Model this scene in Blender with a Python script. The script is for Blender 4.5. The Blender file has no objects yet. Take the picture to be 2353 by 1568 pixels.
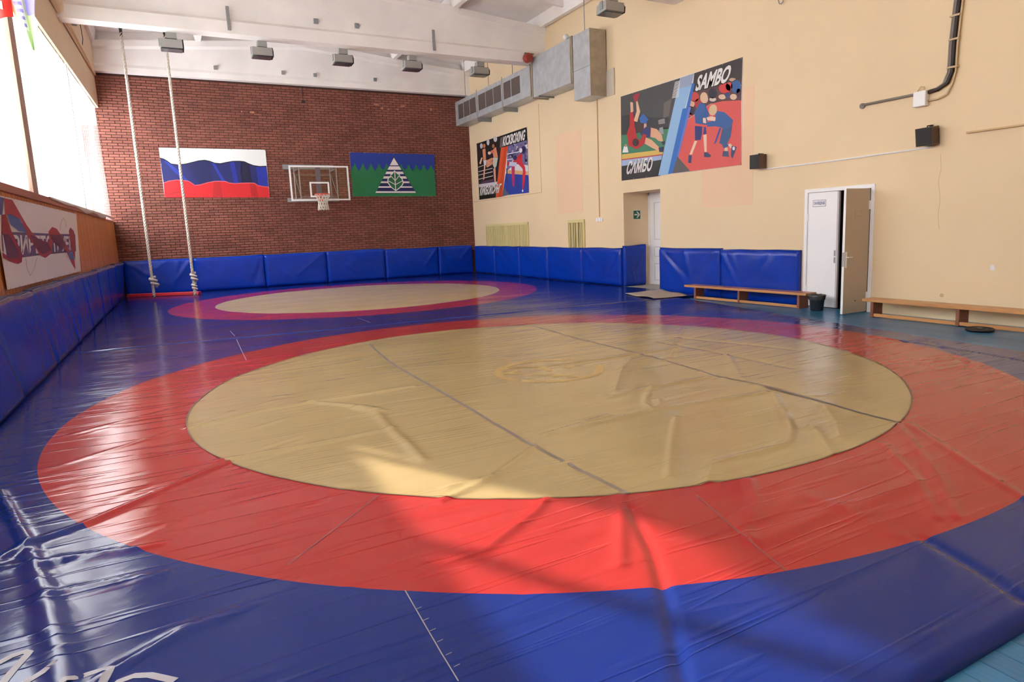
import bpy, bmesh, math, random
import numpy as np
from mathutils import Vector, Matrix
from mathutils.geometry import tessellate_polygon

random.seed(7)
sc = bpy.context.scene
C = sc.collection
R = math.radians

# ------------------------------------------------------------------ camera, sky, sun, exposure
YAW, PITCH, ROLL = R(28.269), R(8.712), R(-2.221)
def cam_axes():
    cy, sy, cp, sp = math.cos(YAW), math.sin(YAW), math.cos(PITCH), math.sin(PITCH)
    f = Vector((sy*cp, cy*cp, -sp)); r = Vector((cy, -sy, 0)); u = r.cross(f)
    cr, sr = math.cos(ROLL), math.sin(ROLL)
    return r*cr + u*sr, u*cr - r*sr, f
cr_, cu_, cf_ = cam_axes()
cd = bpy.data.cameras.new('camera'); cam = bpy.data.objects.new('camera', cd); C.objects.link(cam)
cam.matrix_world = Matrix(((cr_.x, cu_.x, -cf_.x, 0), (cr_.y, cu_.y, -cf_.y, 0), (cr_.z, cu_.z, -cf_.z, 1.528), (0, 0, 0, 1)))
cd.sensor_width = 36; cd.lens = 1504.58/2353*36
cd.shift_x = (1176.5-1226.86)/2353; cd.shift_y = (758.74-784)/2353
cd.clip_start = 0.05; cd.clip_end = 300
sc.camera = cam

w = bpy.data.worlds.new('sky'); sc.world = w; w.use_nodes = True
bg = w.node_tree.nodes['Background']
bg.inputs[0].default_value = (0.93, 0.965, 1.0, 1); bg.inputs[1].default_value = 9.0

sd = bpy.data.lights.new('sun', 'SUN'); sun = bpy.data.objects.new('sun', sd); C.objects.link(sun)
sdir = Vector((0.48*math.cos(R(22.2)), -0.877*math.cos(R(22.2)), -math.sin(R(22.2))))
sun.rotation_euler = sdir.to_track_quat('-Z', 'Y').to_euler(); sun.location = (-30, 40, 20)
sd.energy = 9.0; sd.angle = R(0.9); sd.color = (1.0, 0.93, 0.82)

sc.view_settings.view_transform = 'Standard'; sc.view_settings.look = 'None'
sc.view_settings.exposure = 0.58; sc.view_settings.gamma = 1.0; sc.view_settings.use_curve_mapping = False
sc.cycles.use_denoising = True
sc.cycles.max_bounces = 10; sc.cycles.diffuse_bounces = 6; sc.cycles.glossy_bounces = 4
sc.cycles.transmission_bounces = 6; sc.cycles.transparent_max_bounces = 12
sc.cycles.caustics_reflective = False; sc.cycles.caustics_refractive = False
sc.cycles.sample_clamp_indirect = 12

# ------------------------------------------------------------------ materials
def lin(h):
    if not isinstance(h, str): return h
    c = [int(h[i:i+2], 16)/255 for i in (0, 2, 4)]
    return tuple(v/12.92 if v <= 0.04045 else ((v+0.055)/1.055)**2.4 for v in c)
MATS = {}
def mat(name, col, rough=0.6, metal=0.0, spec=0.5, var=0.0, vscale=3.0, bump=0.0, bscale=30.0, stretch=(1, 1, 1), rand=0.0, detail=4):
    if name in MATS: return MATS[name]
    m = bpy.data.materials.new(name); m.use_nodes = True; nt = m.node_tree
    p = nt.nodes['Principled BSDF']; col = lin(col)
    p.inputs['Base Color'].default_value = (*col, 1); p.inputs['Roughness'].default_value = rough
    p.inputs['Metallic'].default_value = metal; p.inputs['Specular IOR Level'].default_value = spec
    L = nt.links.new
    def coords():
        t = nt.nodes.new('ShaderNodeTexCoord'); mp = nt.nodes.new('ShaderNodeMapping'); mp.inputs['Scale'].default_value = stretch
        L(t.outputs['Object'], mp.inputs['Vector']); return mp.outputs['Vector']
    if var or rand:
        hsv = nt.nodes.new('ShaderNodeHueSaturation'); hsv.inputs['Color'].default_value = (*col, 1)
        val = None
        if var:
            n = nt.nodes.new('ShaderNodeTexNoise'); n.inputs['Scale'].default_value = vscale; n.inputs['Detail'].default_value = detail
            L(coords(), n.inputs['Vector'])
            mr = nt.nodes.new('ShaderNodeMapRange'); mr.inputs['From Min'].default_value = 0.3; mr.inputs['From Max'].default_value = 0.7
            mr.inputs['To Min'].default_value = 1-var; mr.inputs['To Max'].default_value = 1+var
            L(n.outputs['Fac'], mr.inputs['Value']); val = mr.outputs['Result']
        if rand:
            oi = nt.nodes.new('ShaderNodeObjectInfo'); m2 = nt.nodes.new('ShaderNodeMapRange')
            m2.inputs['To Min'].default_value = 1-rand; m2.inputs['To Max'].default_value = 1+rand
            L(oi.outputs['Random'], m2.inputs['Value'])
            if val is not None:
                mu = nt.nodes.new('ShaderNodeMath'); mu.operation = 'MULTIPLY'; L(val, mu.inputs[0]); L(m2.outputs['Result'], mu.inputs[1]); val = mu.outputs[0]
            else: val = m2.outputs['Result']
        L(val, hsv.inputs['Value']); L(hsv.outputs['Color'], p.inputs['Base Color'])
    if bump:
        n = nt.nodes.new('ShaderNodeTexNoise'); n.inputs['Scale'].default_value = bscale; n.inputs['Detail'].default_value = 5
        L(coords(), n.inputs['Vector'])
        b = nt.nodes.new('ShaderNodeBump'); b.inputs['Strength'].default_value = bump; b.inputs['Distance'].default_value = 0.02
        L(n.outputs['Fac'], b.inputs['Height']); L(b.outputs['Normal'], p.inputs['Normal'])
    MATS[name] = m; return m

def vinyl(name, col, rough=0.2, streak=0.35, soil=0.06, spec=0.5):
    """glossy tarpaulin: long pulled streaks along x, small crumples, faint soiling"""
    if name in MATS: return MATS[name]
    m = mat(name, col, rough, spec=spec, var=soil, vscale=1.1, detail=6); nt = m.node_tree; L = nt.links.new
    p = nt.nodes['Principled BSDF']
    t = nt.nodes.new('ShaderNodeTexCoord'); geo = t.outputs['Object']
    def noise(scale, st, rot, detail, dist=0.0):
        mp = nt.nodes.new('ShaderNodeMapping'); mp.inputs['Scale'].default_value = st; mp.inputs['Rotation'].default_value = (0, 0, rot)
        n = nt.nodes.new('ShaderNodeTexNoise'); n.inputs['Scale'].default_value = scale; n.inputs['Detail'].default_value = detail
        n.inputs['Distortion'].default_value = dist
        L(geo, mp.inputs['Vector']); L(mp.outputs['Vector'], n.inputs['Vector']); return n.outputs['Fac']
    s1 = noise(1.0, (0.35, 5.5, 1), 0.10, 2, 0.4)
    # sharp crease where the streak noise crosses its middle
    a = nt.nodes.new('ShaderNodeMath'); a.operation = 'SUBTRACT'; a.inputs[1].default_value = 0.5; L(s1, a.inputs[0])
    b = nt.nodes.new('ShaderNodeMath'); b.operation = 'ABSOLUTE'; L(a.outputs[0], b.inputs[0])
    mr = nt.nodes.new('ShaderNodeMapRange'); mr.inputs['From Min'].default_value = 0.0; mr.inputs['From Max'].default_value = 0.035
    mr.inputs['To Min'].default_value = 1.0; mr.inputs['To Max'].default_value = 0.0; L(b.outputs[0], mr.inputs['Value'])
    s2 = noise(5.0, (1, 1.6, 1), 0.3, 5)
    s3 = noise(1.6, (1, 1, 1), 0.0, 2)
    pw = nt.nodes.new('ShaderNodeMath'); pw.operation = 'POWER'; pw.inputs[1].default_value = 1.5; L(s3, pw.inputs[0])
    mm = nt.nodes.new('ShaderNodeMath'); mm.operation = 'MULTIPLY'; L(mr.outputs['Result'], mm.inputs[0]); L(pw.outputs[0], mm.inputs[1])
    b1 = nt.nodes.new('ShaderNodeBump'); b1.inputs['Strength'].default_value = streak; b1.inputs['Distance'].default_value = 0.012
    L(mm.outputs[0], b1.inputs['Height'])
    b2 = nt.nodes.new('ShaderNodeBump'); b2.inputs['Strength'].default_value = 0.13; b2.inputs['Distance'].default_value = 0.012
    L(s2, b2.inputs['Height']); L(b1.outputs['Normal'], b2.inputs['Normal'])
    L(b2.outputs['Normal'], p.inputs['Normal'])
    return m

def attr_mat(name, dark, light, rough=0.85, bump=0.3):
    """colour picked per piece from the stored random value"""
    m = bpy.data.materials.new(name); m.use_nodes = True; nt = m.node_tree; L = nt.links.new
    p = nt.nodes['Principled BSDF']; p.inputs['Roughness'].default_value = rough; p.inputs['Specular IOR Level'].default_value = 0.3
    at = nt.nodes.new('ShaderNodeAttribute'); at.attribute_name = 'tone'
    t = nt.nodes.new('ShaderNodeTexCoord')
    n = nt.nodes.new('ShaderNodeTexNoise'); n.inputs['Scale'].default_value = 0.6; n.inputs['Detail'].default_value = 3
    g = nt.nodes.new('ShaderNodeNewGeometry'); L(g.outputs['Position'], n.inputs['Vector'])
    ad = nt.nodes.new('ShaderNodeMath'); ad.operation = 'MULTIPLY_ADD'; ad.inputs[1].default_value = 1.3; ad.inputs[2].default_value = -0.65
    L(n.outputs['Fac'], ad.inputs[0])
    a2 = nt.nodes.new('ShaderNodeMath'); a2.operation = 'ADD'; a2.use_clamp = True; L(ad.outputs[0], a2.inputs[0]); L(at.outputs['Fac'], a2.inputs[1])
    mx = nt.nodes.new('ShaderNodeMix'); mx.data_type = 'RGBA'; mx.inputs[6].default_value = (*lin(dark), 1); mx.inputs[7].default_value = (*lin(light), 1)
    L(a2.outputs[0], mx.inputs[0]); L(mx.outputs[2], p.inputs['Base Color'])
    n2 = nt.nodes.new('ShaderNodeTexNoise'); n2.inputs['Scale'].default_value = 45; L(g.outputs['Position'], n2.inputs['Vector'])
    b = nt.nodes.new('ShaderNodeBump'); b.inputs['Strength'].default_value = bump; b.inputs['Distance'].default_value = 0.01
    L(n2.outputs['Fac'], b.inputs['Height']); L(b.outputs['Normal'], p.inputs['Normal'])
    MATS[name] = m; return m

def clear_mat(name, col=(1, 1, 1), gloss=0.06, haze=0.0):
    m = bpy.data.materials.new(name); m.use_nodes = True; nt = m.node_tree; nt.nodes.clear(); L = nt.links.new
    o = nt.nodes.new('ShaderNodeOutputMaterial'); t = nt.nodes.new('ShaderNodeBsdfTransparent'); t.inputs[0].default_value = (*col, 1)
    g = nt.nodes.new('ShaderNodeBsdfGlossy'); g.inputs['Roughness'].default_value = 0.03
    mx = nt.nodes.new('ShaderNodeMixShader'); mx.inputs[0].default_value = gloss
    L(t.outputs[0], mx.inputs[1]); L(g.outputs[0], mx.inputs[2]); last = mx
    if haze:
        d = nt.nodes.new('ShaderNodeBsdfDiffuse'); d.inputs[0].default_value = (0.8, 0.75, 0.7, 1)
        m2 = nt.nodes.new('ShaderNodeMixShader'); m2.inputs[0].default_value = haze
        L(mx.outputs[0], m2.inputs[1]); L(d.outputs[0], m2.inputs[2]); last = m2
    L(last.outputs[0], o.inputs[0]); MATS[name] = m; return m

def net_mat(name, see=0.2):
    m = bpy.data.materials.new(name); m.use_nodes = True; nt = m.node_tree; nt.nodes.clear(); L = nt.links.new
    o = nt.nodes.new('ShaderNodeOutputMaterial')
    t = nt.nodes.new('ShaderNodeBsdfTransparent')
    tl = nt.nodes.new('ShaderNodeBsdfTranslucent'); tl.inputs[0].default_value = (0.86, 0.86, 0.84, 1)
    d = nt.nodes.new('ShaderNodeBsdfDiffuse'); d.inputs[0].default_value = (0.8, 0.8, 0.78, 1)
    m1 = nt.nodes.new('ShaderNodeMixShader'); m1.inputs[0].default_value = 0.3; L(tl.outputs[0], m1.inputs[1]); L(d.outputs[0], m1.inputs[2])
    m2 = nt.nodes.new('ShaderNodeMixShader'); m2.inputs[0].default_value = see; L(m1.outputs[0], m2.inputs[1]); L(t.outputs[0], m2.inputs[2])
    L(m2.outputs[0], o.inputs[0]); MATS[name] = m; return m

M = {}
M['cream'] = mat('cream wall paint', (0.80, 0.63, 0.41), 0.75, var=0.035, vscale=0.5, bump=0.05, bscale=25)
M['cream2'] = mat('tan wall paint', (0.74, 0.57, 0.38), 0.75, var=0.03, vscale=0.6, bump=0.05, bscale=25)
M['peach'] = mat('peach paint patch', (0.83, 0.58, 0.39), 0.75, var=0.03, vscale=0.6)
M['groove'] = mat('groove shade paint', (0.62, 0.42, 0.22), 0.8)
M['white'] = mat('whitewash', (0.89, 0.86, 0.84), 0.85, var=0.06, vscale=1.2, bump=0.15, bscale=18)
M['door'] = mat('white door paint', (0.87, 0.87, 0.89), 0.45)
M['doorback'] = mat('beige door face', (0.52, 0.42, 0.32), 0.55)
M['mortar'] = mat('dark mortar', (0.07, 0.03, 0.022), 0.95, bump=0.2, bscale=40)
M['brick'] = attr_mat('fired brick', (0.15, 0.055, 0.042), (0.33, 0.122, 0.09))
M['plank'] = mat('varnished pine cladding', (0.60, 0.225, 0.06), 0.45, var=0.22, vscale=4, stretch=(1, 1, 0.12), rand=0.12)
M['ledge'] = mat('brown sill board', (0.40, 0.16, 0.10), 0.5, var=0.15, vscale=3, stretch=(1, .15, 1))
M['bluefloor'] = mat('worn blue floor paint', (0.028, 0.16, 0.33), 0.28, var=0.3, vscale=5, stretch=(1, .12, 1), rand=0.15, bump=0.12, bscale=30)
M['under'] = mat('dark subfloor', (0.012, 0.02, 0.03), 0.9)
M['v_blue'] = vinyl('blue vinyl', (0.006, 0.020, 0.155), rough=.15, spec=.22)
M['v_red'] = vinyl('red vinyl', (0.35, 0.025, 0.024), rough=.15, spec=.22)
M['v_yel'] = vinyl('yellow vinyl', (0.365, 0.27, 0.13), rough=0.17, spec=.2)
M['v_red2'] = vinyl('lightened red vinyl', (0.40, 0.025, 0.035), rough=.15, spec=.2)  # far mat copy of the red, lightened as if better lit
M['v_yel2'] = vinyl('lightened yellow vinyl', (0.56, 0.42, 0.20), rough=.18, spec=.18)  # far mat copy of the yellow, lightened in place of stronger light
M['padblue'] = mat('blue pad vinyl', (0.001, 0.036, 0.40), 0.26, spec=.35, var=0.12, vscale=2.5, bump=0.25, bscale=7)
M['hem'] = mat('faded pad hem', (0.10, 0.11, 0.24), 0.5, var=0.2, vscale=6)
M['hemlight'] = mat('faded lilac hem band', (0.26, 0.22, 0.33), 0.5, var=0.25, vscale=5)
M['thread'] = mat('pale stitching', (0.30, 0.29, 0.30), 0.8)
M['seam'] = mat('grubby seam tape', (0.20, 0.155, 0.125), 0.5, var=0.2, vscale=3)
M['galv'] = mat('galvanised sheet', (0.50, 0.53, 0.56), 0.42, 0.4, var=0.12, vscale=5, bump=0.05, bscale=4)
M['galv2'] = mat('tan sheet metal', (0.42, 0.36, 0.27), 0.6, 0.25, var=0.12, vscale=5)
M['mesh'] = mat('dark grille mesh', (0.13, 0.10, 0.088), 0.6, 0.3)
M['steel'] = mat('grey painted steel', (0.29, 0.30, 0.30), 0.5, 0.2)
M['lamp'] = mat('grey lamp housing', (0.36, 0.36, 0.34), 0.5, 0.2, var=0.05)
M['black'] = mat('matt black', (0.014, 0.013, 0.013), 0.6)
M['brownbox'] = mat('brown veneer', (0.085, 0.04, 0.024), 0.5)
M['woodlight'] = mat('varnished bench pine', (0.56, 0.27, 0.10), 0.35, var=0.16, vscale=5, stretch=(1, .12, 1))
M['wooddark'] = mat('dark bench leg wood', (0.25, 0.085, 0.045), 0.5, var=0.15, vscale=5)
M['benchtop'] = mat('reddish bench top', (0.42, 0.15, 0.08), 0.35, var=0.15, vscale=5, stretch=(1, .12, 1))
M['rope'] = mat('white cotton rope', (0.62, 0.57, 0.50), 0.9, bump=0.6, bscale=60)
M['redpaint'] = mat('red bar paint', (0.55, 0.02, 0.03), 0.4)
M['plastic'] = mat('black bin plastic', (0.02, 0.022, 0.024), 0.35)
M['bag'] = mat('black bin liner', (0.05, 0.05, 0.052), 0.25, bump=0.4, bscale=30)
M['carpet'] = mat('pale fibre doormat', (0.45, 0.37, 0.29), 0.95, var=0.08, bump=0.3, bscale=50)
M['yellowpaint'] = mat('yellowed cream paint', (0.68, 0.58, 0.27), 0.6)
M['yellowpaint2'] = mat('shaded grille back', (0.42, 0.36, 0.15), 0.7)
M['darkgap'] = mat('dark gap', (0.015, 0.013, 0.008), 0.9)  # near-black colour stands in for the shade inside openings
M['green'] = mat('safety green', (0.004, 0.10, 0.055), 0.4)
M['wht'] = mat('plain white', (0.82, 0.82, 0.83), 0.5)
M['letter'] = mat('white print', (0.78, 0.76, 0.75), 0.5)
M['letshadow'] = mat('black print', (0.01, 0.01, 0.01), 0.5)
M['navy'] = mat('navy print', (0.035, 0.04, 0.22), 0.5)
M['cable'] = mat('grey cable sheath', (0.22, 0.19, 0.17), 0.6)
M['cabledark'] = mat('dark cable sheath', (0.03, 0.022, 0.02), 0.6)
M['cablecream'] = mat('cream cable sheath', (0.6, 0.45, 0.27), 0.6)
M['orange'] = mat('orange rim paint', (0.72, 0.07, 0.03), 0.4)
M['bellred'] = mat('dull red bell', (0.33, 0.05, 0.03), 0.5)
M['bluegrey'] = mat('blue grey steel', (0.16, 0.18, 0.27), 0.5, 0.2)
M['pillar'] = mat('brown window pier', (0.50, 0.34, 0.27), 0.8, var=0.06)
M['flagred'] = mat('red flag cloth', (0.80, 0.03, 0.02), 0.7)
M['pengreen'] = mat('pale green pennant cloth', (0.55, 0.72, 0.42), 0.7)
M['penwhite'] = mat('white pennant cloth', (0.85, 0.87, 0.9), 0.7)
M['penpurple'] = mat('violet pennant cloth', (0.30, 0.28, 0.75), 0.7)
M['logo'] = mat('faded ochre print', (0.44, 0.30, 0.10), 0.35)
M['matletter'] = mat('worn white mat print', (0.34, 0.34, 0.40), 0.4, var=0.12, vscale=6)
M['glass'] = clear_mat('window glass', gloss=0.05)
M['acrylic'] = clear_mat('clear backboard sheet', (0.92, 0.88, 0.86), gloss=0.06)
M['net'] = net_mat('white net curtain', 0.015)
M['sheer'] = net_mat('thin net curtain edge', 0.90)
def flat(col): return mat('print '+col, col, 0.5)

# ------------------------------------------------------------------ mesh helpers
class MB:
    def __init__(s): s.v = []; s.f = []; s.mi = []
    def add(s, vs, fs, mi=0):
        n = len(s.v); s.v += [tuple(v) for v in vs]; s.f += [tuple(i+n for i in f) for f in fs]; s.mi += [mi]*len(fs); return s
    def box(s, x0, x1, y0, y1, z0, z1, mi=0):
        x0, x1 = sorted((x0, x1)); y0, y1 = sorted((y0, y1)); z0, z1 = sorted((z0, z1))
        return s.add([(x0,y0,z0),(x1,y0,z0),(x1,y1,z0),(x0,y1,z0),(x0,y0,z1),(x1,y0,z1),(x1,y1,z1),(x0,y1,z1)],
                     [(0,3,2,1),(4,5,6,7),(0,1,5,4),(1,2,6,5),(2,3,7,6),(3,0,4,7)], mi)
    def hexa(s, p, mi=0):   # bottom four then top four, counter-clockwise from above
        return s.add(p, [(0,3,2,1),(4,5,6,7),(0,1,5,4),(1,2,6,5),(2,3,7,6),(3,0,4,7)], mi)
    def tube(s, pts, r, n=8, mi=0, cap=True):
        pts = [Vector(p) for p in pts]; rs = r if isinstance(r, (list, tuple)) else [r]*len(pts)
        base = len(s.v); prev = None
        for i, p in enumerate(pts):
            d = (pts[min(i+1, len(pts)-1)]-pts[max(i-1, 0)]).normalized()
            if prev is None:
                a = Vector((0, 0, 1)) if abs(d.z) < 0.9 else Vector((1, 0, 0)); e = d.cross(a).normalized()
            else: e = (prev - d*prev.dot(d)).normalized()
            prev = e; g = d.cross(e)
            for k in range(n):
                t = 2*math.pi*k/n; q = p + (e*math.cos(t)+g*math.sin(t))*rs[i]; s.v.append(tuple(q))
        for i in range(len(pts)-1):
            for k in range(n):
                a = base+i*n+k; b = base+i*n+(k+1) % n; s.f.append((a, b, b+n, a+n)); s.mi.append(mi)
        if cap:
            s.f.append(tuple(base+k for k in range(n-1, -1, -1))); s.mi.append(mi)
            s.f.append(tuple(base+(len(pts)-1)*n+k for k in range(n))); s.mi.append(mi)
        return s
    def lathe(s, c, prof, n=24, mi=0):
        base = len(s.v)
        for r, z in prof:
            for k in range(n):
                t = 2*math.pi*k/n; s.v.append((c[0]+r*math.cos(t), c[1]+r*math.sin(t), c[2]+z))
        for i in range(len(prof)-1):
            for k in range(n):
                a = base+i*n+k; b = base+i*n+(k+1) % n; s.f.append((a, b, b+n, a+n)); s.mi.append(mi)
        return s
    def prism(s, pts, axis, a0, a1, mi=0):   # 2-D outline swept along an axis
        def mk(p, a): return {0: (a, p[0], p[1]), 1: (p[0], a, p[1]), 2: (p[0], p[1], a)}[axis]
        n = len(pts); vs = [mk(p, a0) for p in pts]+[mk(p, a1) for p in pts]
        fs = [tuple(range(n)), tuple(range(2*n-1, n-1, -1))]+[(i, i+n, (i+1) % n+n, (i+1) % n) for i in range(n)]
        return s.add(vs, fs, mi)
    def poly(s, pts, mi=0):
        tr = tessellate_polygon([[Vector(p) for p in pts]]); return s.add(pts, [tuple(t) for t in tr], mi)
    def build(s, name, m, parent=None, smooth=False, origin=None, bevel=0.0, label=None):
        me = bpy.data.meshes.new(name); o = bpy.data.objects.new(name, me); C.objects.link(o)
        off = Vector((0, 0, 0))
        if parent is not None:
            o.parent = parent
            q = parent
            while q: off += Vector(q.location); q = q.parent
        elif origin is not None: off = Vector(origin); o.location = off
        me.from_pydata([tuple(Vector(v)-off) for v in s.v], [], s.f)
        for mm in (m if isinstance(m, list) else [m]): me.materials.append(mm)
        if any(s.mi): me.polygons.foreach_set('material_index', s.mi)
        bm = bmesh.new(); bm.from_mesh(me); bmesh.ops.recalc_face_normals(bm, faces=bm.faces); bm.to_mesh(me); bm.free()
        if smooth: me.polygons.foreach_set('use_smooth', [True]*len(me.polygons))
        if bevel:
            b = o.modifiers.new('bevel', 'BEVEL'); b.width = bevel; b.segments = 2; b.limit_method = 'ANGLE'
        if label: o['label'] = label
        return o
def thing(name, label, cat, loc=(0, 0, 0), group=None):
    o = bpy.data.objects.new(name, None); C.objects.link(o); o.location = loc; o.empty_display_size = 0.1
    o['label'] = label; o['category'] = cat
    if group: o['group'] = group
    return o
def tag(o, label, cat, group=None):
    o['label'] = label; o['category'] = cat
    if group: o['group'] = group
    return o
def struct(o): o['kind'] = 'structure'; return o
def copy_tree(o, parent=None):
    kids = list(o.children); c = o.copy(); C.objects.link(c); c.parent = parent
    for k in kids: copy_tree(k, c)
    return c

# ------------------------------------------------------------------ room sizes
XR, YB, YF, ZF = 10.10, 23.26, -0.9, -0.05
def xw(y): return -1.5-(23.3-y)*0.022            # the window wall runs slightly askew
SK = math.atan(0.022)
def LW(y, z, off=0.0): return (xw(y)+off, y, z)
def lbox(mb, y0, y1, z0, z1, o0, o1, mi=0):       # box on the window wall, offsets measured into the room
    p = [(xw(y0)+o0, y0), (xw(y0)+o1, y0), (xw(y1)+o1, y1), (xw(y1)+o0, y1)]
    return mb.hexa([(a, b, z0) for a, b in p]+[(a, b, z1) for a, b in p], mi)
def slope(x): return 7.27+0.5*(1-abs(x-4.3)/5.85)  # underside of the shallow gable roof

# --- floor
fl = struct(MB().box(-2.6, 11.6, YF-.3, YB+.3, ZF-.12, ZF-.006).build('floor', M['under']))
pm = None
for i in range(112):
    x = -2.0+i*0.109
    if x > 10.05: break
    for (y0, y1) in (((YF, 5.2+(i*1.37) % 2.6), (5.2+(i*1.37) % 2.6, 12.2)) if x > 7.4 else ((YF, 1.7),)):
        if pm is None:
            first = MB().box(0, 0.1055, 0, 1, -0.02, 0).build('floor_plank', M['bluefloor'], fl); pm = first.data; o = first
        else:
            o = bpy.data.objects.new('floor_plank', pm); C.objects.link(o); o.parent = fl
        o.location = (x, y0+.0015, ZF); o.scale = (1, y1-y0-.003, 1)

# --- back wall of brick
wb = struct(MB().box(-2.5, XR+.4, YB+.02, YB+.4, ZF-.1, 8.6).build('wall_back', M['mortar']))
BW, BH, JT = 0.262, 0.0795, 0.011
bricks = []
for r in range(int((6.50-0.86)/BH)):
    z = 0.86+r*BH; off = 0.0 if r % 2 else BW/2
    for c in range(-1, 49):
        x0 = -2.45+c*BW+off; x1 = x0+BW-JT; x0 = max(x0, -2.45); x1 = min(x1, XR-.002)
        if x1-x0 < 0.03: continue
        zz = min(z+BH-JT*1.05, 6.50)
        bricks.append((x0, x1, z, zz, YB+random.uniform(-.004, .004), random.random()))
bricks.sort(key=lambda b: b[0]+0.0*b[2])
bricks_v = [b for b in bricks if b[2] > 1.02 and b[0] > -1.62]
near = set(id(b) for b in bricks_v[:300])
def brick_geo(b):
    x0, x1, z0, z1, y, t = b; e = 0.004
    return [(x0+e,y,z0+e),(x1-e,y,z0+e),(x1-e,y,z1-e),(x0+e,y,z1-e),(x0,y+.03,z0),(x1,y+.03,z0),(x1,y+.03,z1),(x0,y+.03,z1)], \
           [(0,1,2,3),(0,4,5,1),(1,5,6,2),(2,6,7,3),(3,7,4,0)]
def set_tone(me, vals):
    a = me.attributes.new('tone', 'FLOAT', 'FACE'); a.data.foreach_set('value', vals)
rest_v, rest_f, tone = [], [], []
for b in bricks:
    vs, fs = brick_geo(b); t = b[5]*.45+.27
    if id(b) in near:
        me = bpy.data.meshes.new('brick'); o = bpy.data.objects.new('brick', me); C.objects.link(o); o.parent = wb
        cx, cz = (b[0]+b[1])/2, (b[2]+b[3])/2
        o.location = (cx, YB, cz)
        me.from_pydata([(v[0]-cx, v[1]-YB, v[2]-cz) for v in vs], [], fs); me.materials.append(M['brick']); set_tone(me, [t]*len(fs))
    else:
        n = len(rest_v); rest_v += vs; rest_f += [tuple(i+n for i in f) for f in fs]; tone += [t]*len(fs)
me = bpy.data.meshes.new('brickwork'); o = bpy.data.objects.new('brickwork', me); C.objects.link(o); o.parent = wb
me.from_pydata(rest_v, [], rest_f); me.materials.append(M['brick']); set_tone(me, tone); o['kind'] = 'stuff'
# white band at the window recess
MB().box(-2.45, -1.60, YB-.012, YB+.02, 5.0, 6.6).build('recess_white_band', M['wht'], wb)
MB().box(-2.45, XR, YB-.006, YB+.02, 6.51, 8.5).build('whitewashed_top', M['white'], wb)
# pale chipped spots high on the brick
mb = MB()
for (x, z, w_, h_) in ((6.55, 6.0, .22, .05), (6.8, 5.88, .1, .07), (7.05, 5.87, .07, .04), (7.35, 5.88, .1, .04), (7.5, 6.0, .2, .035), (8.6, 5.93, .09, .08), (2.55, 5.55, .16, .05), (2.3, 5.56, .04, .04)):
    mb.prism([(x, z), (x+w_*.6, z-h_*.3), (x+w_, z+h_*.3), (x+w_*.7, z+h_), (x+.1*w_, z+h_*.8)], 1, YB-.006, YB+.01)
mb.build('chipped_spot', mat('chipped brick', (0.45, 0.2, 0.12), 0.9), wb)

# --- right wall with its two openings
D0, D1, DH = 12.29, 13.73, 2.355      # deep doorway
E0, E1, EH = 6.93, 8.18, 2.0          # store-room doors
wr = MB()
for (y0, y1, z0, z1) in ((YF, E0, ZF-.1, 9), (E0, E1, EH, 9), (E1, D0, ZF-.1, 9), (D0, D1, DH, 9), (D1, YB+.3, ZF-.1, 9)):
    wr.box(XR, XR+.3, y0, y1, z0, z1)
for (y0, y1) in ((D0-.12, D0), (D1, D1+.12)): wr.box(XR+.3, XR+.95, y0, y1, ZF-.1, DH+.1)
wr.box(XR+.3, XR+.95, D0, D1, DH, DH+.12)
wr.box(XR+.90, XR+1.0, D0-.1, D1+.1, ZF-.1, DH+.1)
wr = struct(wr.build('wall_right', M['cream']))
MB().box(XR+.3, XR+.9, E0-.1, E1+.1, ZF, EH+.1).build('store_room_dark_box', M['darkgap'], wr)  # solid box; the unlit room's darkness is put into its colour
MB().box(XR-.004, XR+.89, D0, D1, ZF-.006, ZF+.045).build('door_threshold', mat('pale concrete', (0.38, 0.35, 0.30), 0.6), wr)
for (y0, y1, z0, z1) in ((15.62, 17.0, 1.97, 4.2), (9.47, 10.9, 1.85, 4.12)):
    MB().box(XR-.003, XR+.01, y0, y1, z0, z1).build('paint_patch', M['peach'], wr, label='peach rectangle of fresher wall paint')
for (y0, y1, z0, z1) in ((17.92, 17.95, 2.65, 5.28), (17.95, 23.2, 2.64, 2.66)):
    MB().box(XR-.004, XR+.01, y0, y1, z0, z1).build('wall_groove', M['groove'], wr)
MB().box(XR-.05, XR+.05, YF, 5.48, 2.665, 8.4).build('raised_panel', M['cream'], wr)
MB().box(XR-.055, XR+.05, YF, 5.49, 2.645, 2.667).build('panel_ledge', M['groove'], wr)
for (y, z, r_) in ((6.35, 0.62, .0), (5.05, 0.75, .03), (7.33, 1.0, .02)):
    if r_: MB().prism([(y-r_, z-r_*1.4), (y+r_, z-r_), (y+r_*.8, z+r_*1.5), (y-r_*.7, z+r_)], 0, XR-.003, XR+.01).build('paint_chip', M['wht'], wr)
MB().tube([(XR-.004, 5.73, .31), (XR+.01, 5.73, .31)], .03, 12).build('wall_hole', M['groove'], wr)
# hairline crack
cp = [(5.86, 2.4), (5.84, 2.2), (5.87, 2.0), (5.83, 1.75), (5.85, 1.5), (5.82, 1.3)]
mb = MB()
for a, b in zip(cp, cp[1:]): mb.poly([(XR-.0015, a[0]-.004, a[1]), (XR-.0015, a[0]+.004, a[1]), (XR-.0015, b[0]+.004, b[1]), (XR-.0015, b[0]-.004, b[1])])
mb.build('plaster_crack', M['groove'], wr)

# --- unseen block added outside the end wall to keep low sun off far windows
struct(MB().box(-9.5, -3.1, 26.0, 30.0, -3, 10.5).build('wall_sun_block', M['white']))

# --- wall behind the camera
struct(MB().box(-2.6, XR+.4, YF-.3, YF, ZF-.1, 9).build('wall_front', M['cream']))

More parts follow.
